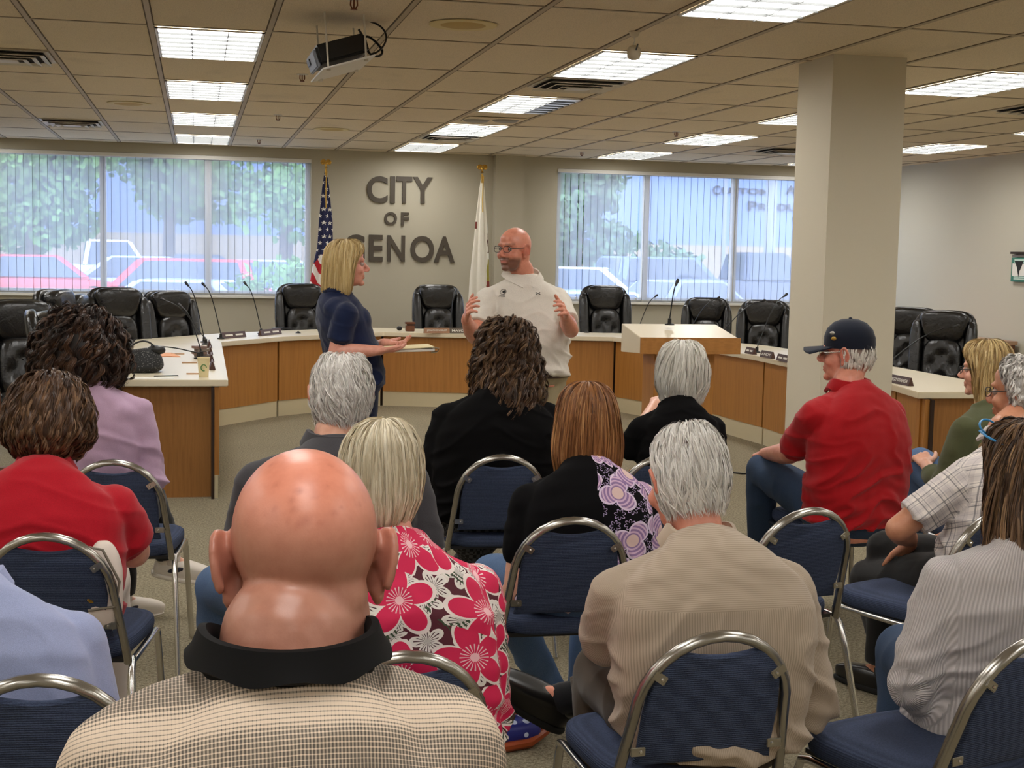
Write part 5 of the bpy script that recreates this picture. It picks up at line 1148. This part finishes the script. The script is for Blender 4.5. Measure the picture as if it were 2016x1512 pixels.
gk = person('person in a red polo and navy cap with pins, seated right of centre', (1668, 640, 5.38), (1678, 5.25), rz=.30, hrz=.95, nod=.0, s=1.03, sw=.212, chest=.205, waist=.215, hip=.2, bulk=1.12, hump=.07,
    armL=(('px', 1556, 893, 5.42), ('px', 1508, 893, 5.72)), skin='ruddy', shirt=M_RED2, sleeve=.86, collar=(M_RED2, .030, .016, .15), pants=M_JEAN2, shoes=(M_SHOEB, M_SOLEB), legL=(('px', 1500, 925, 5.75), ('px', 1498, 1085, 5.85)), foldseed=11, fold=.010, neck=.062, tint=tint_hairscalp((170, 164, 156)), ear=1.1, traps=1.15)
hairgeo('hair', gk['root'], gk['HM'], [r for r in skull(.005)], H_WHITE, 2600, .14, .0036, amp=.002, freq=14, off=(.0, .006), seed=12, shell=False, v0=(.56, .84), tonebase=(.1, .9))
GL = tube_glasses(gk['root'], gk['HM'], M_CHROME)
# cap
M_CAP = knit('navy_cap', c(22, 28, 44), .8, 400); HM = gk['HM']; q = MB(); R = []
for z, wx, yb, yf in [(.150, .004, .004, .004), (.147, .03, .035, .035), (.134, .056, .066, .066), (.108, .076, .092, .092), (.075, .085, .104, .103), (.045, .0865, .106, .104), (.030, .086, .104, .103), (.030, .083, .100, .100), (.06, .082, .100, .099)]:
    R.append([V3(wx*math.cos(t), -.012+(yf if math.sin(t) > 0 else yb)*math.sin(t), z) for t in [2*PI*k/40 for k in range(40)]])
cp = q.rings(R, cap=True).build('cap', M_CAP, gk['root'], M=HM, ang=60)
q = MB(); R = []
for k in range(15):
    a = -1.05+2.1*k/14; R.append([V3(.083*math.sin(a), .085*math.cos(a)*1.0-.0, .036), V3(.090*math.sin(a), 0.085+.088*math.cos(a*.95)*1.0, .026-.022*abs(math.sin(a))), V3(.090*math.sin(a), .085+.088*math.cos(a*.95), .021-.022*abs(math.sin(a))), V3(.083*math.sin(a), .085*math.cos(a), .030)])
q.rings(R).build('brim', M_CAP, cp, ang=60)
MB().ell((0, -.012, .151), (.008, .008, .005), seg=10).build('top_button', M_CAP, cp)
q = MB(); q.tube([(-.062, -.088, .040), (-.03, -.110, .034), (0, -.116, .033), (.03, -.110, .034), (.062, -.088, .040)], .009, 8, flat=(1, .3)).build('back_strap', M_CAP, cp)
for dx, col in ((.0, c(170, 168, 160)), (.022, c(196, 160, 80))): MB().ell((-.083, .045-dx*.3, .092-dx), (.005, .011, .008), seg=10).build('cap_pin', mat('pin', col, .3, .8), cp)
gk = person('person with long blonde hair and glasses in an olive top, far right', (1942, 677, 5.45), (1930, 5.35), rz=.42, hrz=.85, nod=.05, s=.98, sw=.175, chest=.17, waist=.175, hip=.19, hump=.05,
    armL=((-.05, .06, -.26), ('px', 1825, 917, 5.5)), shirt=M_OLIVE, sleeve=1.8, pants=M_JEAN, shoes=(M_SHOEB, M_SOLEB), legL=(('px', 1812, 912, 5.65), ('px', 1800, 1090, 5.75)), foldseed=12, neck=.047)
R_ = [(.140, .005, .005, .005), (.134, .036, .045, .055), (.116, .064, .078, .088), (.085, .086, .100, .096), (.04, .100, .112, .074), (-.01, .106, .116, .058), (-.07, .112, .124, .050), (-.13, .116, .136, .040), (-.20, .108, .145, .02)]
hairgeo('hair', gk['root'], gk['HM'], R_, H_BLOND, 9000, .75, .0028, amp=.004, clump=6, freq=14, off=(0, .009), seed=13, v0=(0, .65), rag=.08, seg=12, jit=.05)
tube_glasses(gk['root'], gk['HM'], M_BLKPL)
gk = person('person in a white and grey plaid shirt, hand on black trousers, right side', (2012, 706, 4.32), (1938, 4.16), rz=.38, hrz=.62, nod=.05, s=1.03, sw=.20, chest=.195, waist=.20, hip=.19, bulk=1.08, hump=.08,
    armL=(('px', 1768, 1042, 4.16), ('px', 1792, 1062, 4.40)), handd={-1: ((.25, .35, -.9), (.2, 1, .2))}, skin='tan', shirt=M_PLAID, sleeve=.80, collar=(M_PLAID, .030, .016, .2), pants=M_BLKPANT, shoes=(M_SHOEB, M_SOLEB), legL=(('px', 1712, 1140, 4.62), ('px', 1760, 1330, 4.75)), legR=((.05, .45, .54), (.05, .45, .09)),
    foldseed=13, fold=.010, neck=.056, tint=tint_hairscalp((120, 112, 106)), ear=1.1)
R_ = skull(.012); hairgeo('hair', gk['root'], gk['HM'], R_, H_GREY, 3200, .22, .0042, amp=.006, freq=40, off=(0, .010), seed=14, tonebase=(.0, .75), rag=.06)
tube_glasses(gk['root'], gk['HM'], M_BLKPL)
drape_strap(gk, [(-.085, y) for y in (-.17, -.13, -.09, -.05, -.01, .03, .07, .11)], .020, mat('tan_strap', c(176, 150, 112), .7))
gk = person('person with long brown hair in a light grey ribbed sweater, lower right corner', (2024, 846, 2.98), (2000, 2.96), rz=-.20, hrz=.25, nod=.06, s=1.0, sw=.185, chest=.18, waist=.19, hip=.21, bulk=1.10, hump=.05,
    armL=((-.08, -.03, -.25), (.12, .18, -.02)), shirt=M_RIB, sleeve=1.85, pants=M_JEAN2, shoes=(M_SHOEB, M_SOLEB), foldseed=14, fold=.010, shirtlen=-.16)
R_ = [(.142, .005, .005, .005), (.136, .036, .045, .055), (.118, .064, .078, .085), (.085, .086, .102, .092), (.03, .100, .120, .07), (-.06, .114, .150, .05), (-.16, .128, .235, .01), (-.26, .134, .280, -.06), (-.38, .105, .30, -.14)]
hairgeo('hair', gk['root'], gk['HM'], R_, H_LBROWN, 11000, .8, .0026, amp=.010, clump=7, freq=13, off=(0, .010), seed=15, v0=(0, .7), rag=.06, seg=16, jit=.05)
HM = gk['HM']; q = MB()
for s_ in (-1, 1): q.tube([(s_*.094, -.02, .09), (s_*.098, .03, .108), (s_*.075, .075, .118)], .003, 8); q.tube([V3(s_*.035, .085, .125)+V3(.028*math.cos(t), .012*math.sin(t), .018*math.sin(t)) for t in [2*PI*k/14 for k in range(14)]], .0028, 6, closed=True)
q.build('sunglasses_on_head', mat('blue_frame', c(44, 132, 190), .3), gk['root'], M=HM)
# standing pair
STY = 7.4
def tint_face_red(C, q):
    top = (1/(1+np.exp(-(q[:, 2]-.05)/.02))*(q[:, 2] < .2))[:, None]; C = C*(1-.25*top)+np.array([lin(230), lin(140), lin(112)])*.25*top
    beard = (np.clip((-.030-q[:, 2])/.02, 0, 1)*np.clip((q[:, 1]-.0)/.02, 0, 1)*(q[:, 2] > -.125)*(np.abs(q[:, 0]) < .075))[:, None]
    must = (np.exp(-((q[:, 2]+.043)/.006)**2)*(np.abs(q[:, 0]) < .03)*(q[:, 1] > .07))[:, None]; b_ = np.clip(beard+must, 0, 1)
    lip = (np.exp(-((q[:, 2]+.057)/.007)**2)*np.exp(-(q[:, 0]/.022)**4)*(q[:, 1] > .07))[:, None]
    C = C*(1-.78*b_*(1-lip))+np.array([lin(74), lin(58), lin(48)])*.78*b_*(1-lip)
    brow = (np.exp(-((q[:, 2]-.036)/.006)**2)*(np.abs(q[:, 0]) > .012)*(np.abs(q[:, 0]) < .055)*(q[:, 1] > .05))[:, None]; C = C*(1-.5*brow)+np.array([lin(110), lin(76), lin(58)])*.5*brow
    return C
man = person('bald bearded person standing in a white polo, gesturing with both hands', (1013, 448, STY), (1042, STY), rz=PI+.06, hrz=PI-.92, nod=.02, s=1.02, pelvis=.93, yp=.0, sw=.198, chest=.185, waist=.20, hip=.185, bulk=1.06, hump=-.02, belly=.155, shd=.135, legs='stand',
    armR=(('px', 934, 662, 7.22), ('px', 918, 630, 6.98)), armL=(('px', 1124, 650, 7.22), ('px', 1112, 622, 7.00)), handd={1: ((.10, .75, .75), (-1, .35, .1)), -1: ((.30, .80, .45), (1, .35, .0))}, handcurl=.42,
    skin='ruddy', shirt=M_WPOLO, sleeve=.74, collar=None, pants=M_KHAKI, shoes=(M_SHOEB, M_SOLEB), voxel=.004, sv=.006, foldseed=20, fold=.009, neck=.062, tint=tint_face_red, ear=1.1, shirtlen=-.10)
tube_glasses(man['root'], man['HM'], M_BLKPL)
NB = man['NB']; PLm = man['PL']
q = MB()      # open polo collar: two wings
for s_ in (-1, 1):
    R = []
    for k in range(14):
        t = k/13; a = -PI/2+s_*t*PI*.93; rr = .074+.016*t; p = NB+V3(rr*1.08*math.cos(a), rr*math.sin(a), .046-.080*t**2.); o_ = V3(math.cos(a), math.sin(a), 0)
        wdt = .035+.012*t; R.append([p, p+o_*.006+V3(0, 0, .004), p+o_*(wdt*.7)+V3(0, 0, -wdt*.75), p+o_*(wdt*.7-.006)+V3(0, 0, -wdt*.8)])
    q.rings(R)
q.build('collar', M_WPOLO, man['root'], ang=60)
MB().tube([NB+V3(.0, .095, -.065), NB+V3(0, .118, -.11), NB+V3(0, .135, -.16)], .012, 8, flat=(.35, 1.)).build('placket', M_WPOLO, man['root'])
R = []
for k in range(36):
    a = 2*PI*k/36; p = PLm+V3(.213*math.cos(a), .0+(.158 if math.sin(a) > 0 else .150)*math.sin(a), .012); o_ = V3(math.cos(a), math.sin(a), 0); R.append([p+V3(0, 0, -.017), p+V3(0, 0, .017), p-o_*.012+V3(0, 0, .017), p-o_*.012+V3(0, 0, -.017)])
MB().rings(R, closed=True).build('belt', mat('brown_belt', c(54, 34, 26), .4), man['root'])
def chest_mark(P, px, py, Yg, build):
    """place a small mark on the shirt front where a ray toward that spot meets the shirt"""
    sh = [o for o in P['root'].children if o.name.startswith('shirt')][0]; from mathutils.bvhtree import BVHTree
    bv = BVHTree.FromPolygons([v.co.copy() for v in sh.data.vertices], [tuple(p.vertices) for p in sh.data.polygons])
    Wi = P['Wi']; o = Wi @ V3(0, 0, CAMZ); d = (Wi.to_3x3() @ ray(px, py)).normalized(); h, n_, _, _ = bv.ray_cast(o, d)
    if h is None: return
    z = n_ if n_.dot(d) < 0 else -n_; x = V3(0, 0, 1).cross(z).normalized(); M = Matrix((x, z.cross(x), z)).transposed().to_4x4(); M.translation = h+z*.003; build(M, P['root'])
def emblem(M, root):
    M = M @ Matrix.Scale(.8, 4); q = MB(); q.tube([(.021*math.cos(t), .021*math.sin(t), 0) for t in [2*PI*k/24 for k in range(24)]], .0016, 6, closed=True); q.ell((.004, 0, 0), (.011, .010, .0015), seg=10); q.ell((.010, .008, 0), (.006, .006, .0015), seg=8)
    q.box((0, -.030, 0), (.044, .002, .001)); q.build('emblem', M_BLACKTXT, root, M=M)
    fit_text('CITY OF GENOA', M @ Matrix.Translation((0, -.038, 0)), .05, .006, M_BLACKTXT, 'emblem_text', root, 0, .0008)
chest_mark(man, 991, 575, STY, emblem)
def logo(M, root):
    q = MB()
    for s_ in (-1, 1): q.tube([(s_*.012, .007, 0), (s_*.005, 0, 0), (s_*.012, -.007, 0)], .002, 6)
    q.box((0, 0, 0), (.012, .003, .001)); q.build('chest_logo', M_BLACKTXT, root, M=M)
chest_mark(man, 1059, 578, STY, logo)
wom = person('person with shoulder length blonde hair in a navy polo, standing in profile', (685, 478, STY), (692, STY), rz=-PI/2+.12, hrz=-PI/2+.0, nod=-.02, s=.99, pelvis=.90, yp=.02, sw=.165, chest=.165, waist=.16, hip=.175, bulk=1.04, hump=.03, belly=.145, bust=.012, shd=.125, legs='stand',
    armR=(('px', 662, 693, 7.22), ('px', 742, 690, 7.16)), armL=((-.03, .10, -.26), ('px', 756, 676, 7.45)), handd={1: ((.05, 1, .05), (0, .1, 1)), -1: ((-.0, 1, .0), (0, .1, 1))}, handcurl=.28,
    skin='pink', shirt=M_NAVY, sleeve=.72, collar=(M_NAVY, .030, .016, .1), pants=M_NAVY, shoes=(M_SHOEB, M_SOLEB), voxel=.004, sv=.006, foldseed=21, fold=.008, neck=.047, shirtlen=-.12)
R_ = [(.140, .005, .005, .005), (.134, .034, .045, .055), (.116, .062, .080, .088), (.085, .082, .102, .096), (.04, .096, .114, .070), (-.01, .100, .118, .048), (-.07, .100, .122, .036), (-.13, .096, .126, .025), (-.175, .078, .118, .01)]
hairgeo('hair', wom['root'], wom['HM'], R_, H_BLOND, 9000, .8, .0026, amp=.002, clump=6, freq=10, off=(0, .008), seed=22, v0=(0, .6), rag=.06, seg=12, tonebase=(.35, 1.), jit=.04)
def emb2(M, root):
    q = MB(); q.tube([(.013*math.cos(t), .02*math.sin(t), 0) for t in [2*PI*k/20 for k in range(20)]], .003, 6, closed=True); q.ell((0, 0, 0), (.008, .010, .0015), seg=10); q.build('emblem', mat('emblem_pale', c(170, 140, 160), .6), root, M=M)
chest_mark(wom, 726, 602, STY, emb2)
# folder of papers she holds
a = atY(735, 690, 7.28); r = empty('paper_folder', (a.x+.10, 7.28, a.z+.012), 0, 'cream folder with a stack of white papers held by the standing woman', 'folder')
MB().box((.06, 0, -.004), (.30, .23, .014), Matrix.Rotation(-.03, 3, 'Y')).build('paper_stack', M_PAPER, r, smooth=False, bevel=.002)
M_MAN = mat('manila', c(236, 220, 172), .7)
MB().box((.055, 0, .006), (.31, .24, .003), Matrix.Rotation(-.06, 3, 'Y')).build('cover', M_MAN, r, smooth=False)
MB().tube([(.20, -.11, .014), (.235, -.11, .008), (.225, -.11, -.008), (.19, -.11, -.014)], .004, 8).build('clip', M_CHROME, r)
# white handbag hanging on the red polo chair
hb_ = empty('handbag', (0, 0, 0), 0, 'white handbag with gold chain and round medallion hanging on a chair', 'handbag'); p = atY(205, 1150, 3.98); hb_.location = p
MB().ell((0, 0, 0), (.052, .05, .125), None, 28, .75, fn=lambda p: (p.x*(1-.18*p.z)+.05*math.sin(4*p.z), p.y*(1-.3*p.z), p.z)).build('bag_body', mat('white_leather', c(222, 208, 196), .5), hb_)
MB().ell((-.03, -.055, -.01), (.018, .004, .03), seg=16).build('medallion', M_BRASS, hb_)
MB().tube([(-.05, -.05, .12), (.0, -.055, .11), (.045, -.06, .02), (.035, -.06, -.05), (-.04, -.055, -.06)], .004, 8).build('strap', mat('bag_strap', c(120, 110, 96), .5), hb_)
MB().tube([(-.045, -.05, .125), (-.052, -.055, .06), (-.04, -.057, .02)], .005, 6).build('chain', M_BRASS, hb_)
# ================= outside the windows =================
def _asph(N, b): return {'Base Color': N.mix(N.noise(N.coord(), 3, 4), c(118, 118, 118), c(150, 150, 148))}
g = MB(); g.add([(-60, YF+.3, -.6), (90, YF+.3, -.6), (90, 31, -.6), (-60, 31, -.6), (90, 35, -.25), (-60, 35, -.25), (90, 75, -.2), (-60, 75, -.2)], [(0, 1, 2, 3), (3, 2, 4, 5), (5, 4, 6, 7)])
tag(g.build('parking_lot', mat('asphalt', rough=.9, fn=_asph), smooth=False), kind='structure')
def _fac(N, b):
    o = N.coord(); w = N.wave(o, 3., 0, 1, 'X', 0); s = N.sep(o)
    up = N.mix(1., c(126, 148, 190), N.ramp(w, [(0, .9), (1, 1.)]), 'MULTIPLY'); return {'Base Color': N.mix(N.m('GREATER_THAN', s[2], 2.25), c(176, 158, 132), up)}
fac = empty('building', (15, 62, -.2), 0, 'long pale blue metal building across the parking lot with a tan base', 'building')
MB().b2((-70, 0, 0), (70, 14, 14)).build('facade', mat('facade', rough=.7, fn=_fac), fac, smooth=False)
MSG = mat('sign_letter', c(22, 28, 46), .6)
for s_, xa, xb, ya, yb in (('C', 1404, 1418, 365, 384), ('USTOM', 1421, 1516, 369, 384), ('A', 1548, 1567, 365, 383), ('P', 1473, 1490, 396, 416), ('RODU', 1494, 1568, 400, 416), ('C', 1560, 1568, 427, 436)):
    a, b = atY(xa, ya, 61.9), atY(xb, yb, 61.9); M = Matrix.Translation(((a.x+b.x)/2-15, -.1, (a.z+b.z)/2+.2)) @ FRONT
    fit_text(s_, M, b.x-a.x, a.z-b.z, MSG, 'sign_lettering', fac, .03, .05)
def paint(name, col): return mat(name, col, .3, coat=.5)
PA = {'red': paint('red_paint', c(214, 66, 76)), 'white': paint('white_paint', c(226, 232, 238)), 'blue': paint('blue_paint', c(110, 130, 168)), 'grey': paint('grey_paint', c(134, 146, 166)), 'dark': paint('dark_paint', c(70, 82, 104)), 'pale': paint('pale_blue_paint', c(176, 196, 224))}
M_TINT = mat('car_glass', c(56, 70, 88), .08, spec=1.); M_TYRE = mat('tyre', c(28, 28, 30), .8); M_LT = mat('tail_light', c(190, 40, 36), .3)
def car(px, Y, rz, col, lab, kind='sedan', z=-.2):
    q = atY(px, 560, Y); r = empty('parked_car', (q.x, Y, z), rz, lab, 'car')
    L, W, = 4.6, 1.8; H1, H2 = (.88, 1.45) if kind == 'sedan' else ((1.05, 1.72) if kind == 'suv' else (1.15, 1.9))
    cab = {'sedan': (-1.75, -1.0, .55, 1.35), 'suv': (-2.2, -1.9, .7, 1.4), 'truck': (-.5, -.35, .9, 1.4)}[kind]
    def sect(x, zt, wd, zb=.22):
        w_ = wd/2; return [Vector((x, -w_, zb)), Vector((x, -w_*1.02, .6)), Vector((x, -w_*.93, zt-.04)), Vector((x, -w_*.7, zt)), Vector((x, w_*.7, zt)), Vector((x, w_*.93, zt-.04)), Vector((x, w_*1.02, .6)), Vector((x, w_, zb))]
    st_ = [(-2.3, H1-.12, 1.5), (-2.22, H1-.02, 1.68), (-1.5, H1, 1.8), (0, H1, 1.82), (1.2, H1-.03, 1.8), (1.9, H1-.14, 1.72), (2.22, H1-.26, 1.6), (2.32, H1-.42, 1.4)]
    MB().rings([sect(*s_) for s_ in st_]).build('body', PA[col], r, ang=30)
    a0, a1, a2, a3 = cab
    def cs(x, zt, w_): w_ /= 2; return [Vector((x, -w_, zt)), Vector((x, w_, zt))]
    b0 = H1-.05; tw, bw = .62, .84
    vs = [(a0, -bw, b0), (a3, -bw, b0), (a3, bw, b0), (a0, bw, b0), (a1, -tw, H2), (a2, -tw, H2), (a2, tw, H2), (a1, tw, H2)]
    MB().add(vs, [(0, 3, 2, 1), (4, 5, 6, 7), (0, 1, 5, 4), (1, 2, 6, 5), (2, 3, 7, 6), (3, 0, 4, 7)]).build('cabin', PA[col], r, smooth=False, bevel=.06)
    def pane(ids, ins, off):
        P = [Vector(vs[i]) for i in ids]; cc = sum(P, Vector())/4; P = [cc+(p-cc)*ins for p in P]; nn = (P[1]-P[0]).cross(P[2]-P[0]).normalized()
        if nn.dot(cc-Vector((-.3, 0, H1))) < 0: nn = -nn
        return MB().add([p+nn*off for p in P]+[p+nn*(off-.02) for p in P], [(0, 1, 2, 3), (7, 6, 5, 4), (0, 1, 5, 4), (1, 2, 6, 5), (2, 3, 7, 6), (3, 0, 4, 7)]).build('car_window', M_TINT, r, smooth=False)
    for ids in ((0, 1, 5, 4), (1, 2, 6, 5), (2, 3, 7, 6), (3, 0, 4, 7)): pane(ids, .84, .015)
    for sx in (-1.4, 1.4):
        for sy in (-1, 1):
            MB().lathe([(0, -.1), (.33, -.1), (.34, 0), (.33, .1), (0, .1)], (sx, sy*.8, .33), 20, Matrix.Rotation(PI/2, 3, 'X')).build('wheel', M_TYRE, r)
    for sy in (-1, 1): MB().box((-2.28, sy*.62, H1-.22), (.06, .3, .14)).build('tail_light', M_LT, r)
    return r
car(75, 39, .1, 'red', 'pinkish red car behind the left end of the window'); car(345, 34, 2.85, 'red', 'red car with large side windows behind the middle window panes', 'suv', z=-.45)
car(345, 27, 2.8, 'pale', 'pale blue car roof just above the sill, left window', z=-.5); car(195, 44, .1, 'white', 'white pickup behind the red cars', 'truck'); car(262, 41, 3.0, 'pale', 'pale blue car beyond the white pickup')
car(545, 37, .2, 'pale', 'pale car at the right end of the left window'); car(400, 52, .1, 'dark', 'dark car far behind, left window')
car(1150, 33, -.4, 'white', 'white car at the left edge of the right window', z=-.2); car(1205, 40, .3, 'red', 'red car glimpsed behind the white car, right window', z=-.5)
car(1180, 25, .1, 'pale', 'pale blue roof just above the sill in the right window', z=-.55); car(1310, 38, .3, 'blue', 'blue grey wagon at the middle of the right window', 'suv')
car(1355, 29, .5, 'grey', 'grey sedan nearest in the right window', z=-.4); car(1470, 36, .1, 'dark', 'dark pickup beside the column in the right window', 'truck')
car(1235, 53, 0, 'blue', 'blue car far behind the white car, right window')
def leafm(name, a, b):
    def f(N, bs): return {'Base Color': N.mix(N.noise(N.coord(), 1.2, 3), a, b)}
    return mat(name, rough=.8, fn=f)
M_BARK = mat('bark', c(104, 92, 80), .9)
def tree(px, Y, ztop, rad, lab, m, conic=False, n_=5200, leaf=.32):
    q = atY(px, 480, Y); r = empty('tree', (q.x, Y, -.2), 0, lab, 'tree'); rg = np.random.default_rng(int(px))
    MB().tube([(0, 0, 0), (.1, 0, ztop*.35), (-.05, .1, ztop*.8)], [.28, .2, .06], 8).build('trunk', M_BARK, r)
    bl = []
    if conic:
        for k in range(26): t = k/26; bl.append((rg.normal(0, .4)*rad*(1-t), rg.normal(0, .4)*rad*(1-t), 1.2+t*(ztop-1.5), rad*(1.05-t)*.75, .8))
    else:
        for k in range(18):
            a = rg.uniform(0, 2*PI); rr = rad*.62*math.sqrt(rg.uniform()); zz = ztop*.28+rg.uniform()*ztop*.58; bl.append((rr*math.cos(a), rr*math.sin(a), zz, rad*rg.uniform(.28, .42), rad*rg.uniform(.22, .34)))
    V = []; F = []
    for i in range(n_):
        b = bl[rg.integers(len(bl))]; d = rg.normal(size=3); d /= np.linalg.norm(d); p = np.array(b[:3])+d*np.array([b[3], b[3], b[4]])*rg.uniform(.6, 1)
        u = rg.normal(size=3); u /= np.linalg.norm(u); w_ = np.cross(u, rg.normal(size=3)); w_ /= np.linalg.norm(w_); s_ = leaf*rg.uniform(.5, 1); k = len(V)
        V += [p-u*s_/2-w_*s_/3, p+u*s_/2-w_*s_/3, p+u*s_/2+w_*s_/3, p-u*s_/2+w_*s_/3]; F.append((k, k+1, k+2, k+3))
    mb = MB(); mb.v = [tuple(v) for v in V]; mb.f = F; mb.mi = [0]*len(F)
    me = mb.mesh('foliage'); mkobj('foliage', me, m, r, False)
LG = leafm('leaf_green', c(88, 134, 66), c(132, 170, 98)); LD = leafm('leaf_dark', c(78, 112, 72), c(110, 142, 98))
tree(60, 50, 8.4, 3.8, 'large green tree outside, left part of the left window', LG, n_=9000); tree(330, 56, 10, 4.4, 'large green tree outside, middle of the left window', LG, n_=9000)
tree(560, 49, 8.4, 3.0, 'lighter green tree outside near the right end of the left window', LG, n_=2200)
tree(1130, 44, 9, 2.6, 'dark spruce tree outside at the left edge of the right window', LD, True, n_=9000)
def shrub(px, Y, lab, rad=.9):
    q = atY(px, 560, Y); r = tag(bpy.data.objects.new('shrub', None), lab, 'shrub'); COL.objects.link(r); r.location = (q.x, Y, -.6)
    V = []; F = []; rg = np.random.default_rng(int(px))
    for i in range(1500):
        d = rg.normal(size=3); d /= np.linalg.norm(d); p = d*rad*rg.uniform(.7, 1)+[0, 0, rad]; u = rg.normal(size=3)*.06; w_ = rg.normal(size=3)*.06; k = len(V); V += [p, p+u, p+u+w_, p+w_]; F.append((k, k+1, k+2, k+3))
    mb = MB(); mb.v = [tuple(v) for v in V]; mb.f = F; mb.mi = [0]*len(F); mkobj('foliage', mb.mesh('foliage'), LG, r, False)
shrub(560, 24, 'green shrub just above the sill at the right end of the left window', 1.)
for px, l in ((1515, 'tall grey light pole outside beside the column'), (1425, 'thin grey pole outside in front of the blue building')):
    q = atY(px, 480, 50); tag(MB().tube([(q.x, 50, -.2), (q.x, 50, 9)], .22 if px == 1515 else .07, 10).build('light_pole', mat('pole_grey', c(150, 156, 166), .6)), l, 'pole')
# ================= world and light =================
wd = bpy.data.worlds.new('sky'); SC.world = wd; wd.use_nodes = True; N = NT(wd.node_tree); bg = wd.node_tree.nodes['Background']
s = N.sep(N.coord('Generated')); wd.node_tree.links.new(N.ramp(s[2], [(.0, c(226, 228, 234)), (.5, c(186, 204, 236))]), bg.inputs[0]); bg.inputs[1].default_value = 4.6
SC.view_settings.view_transform = 'Standard'; SC.view_settings.look = 'None'; SC.view_settings.exposure = .75; SC.view_settings.gamma = 1; SC.view_settings.use_curve_mapping = False
SC.cycles.max_bounces = 8; SC.cycles.transparent_max_bounces = 16; SC.cycles.diffuse_bounces = 4; SC.cycles.use_denoising = True
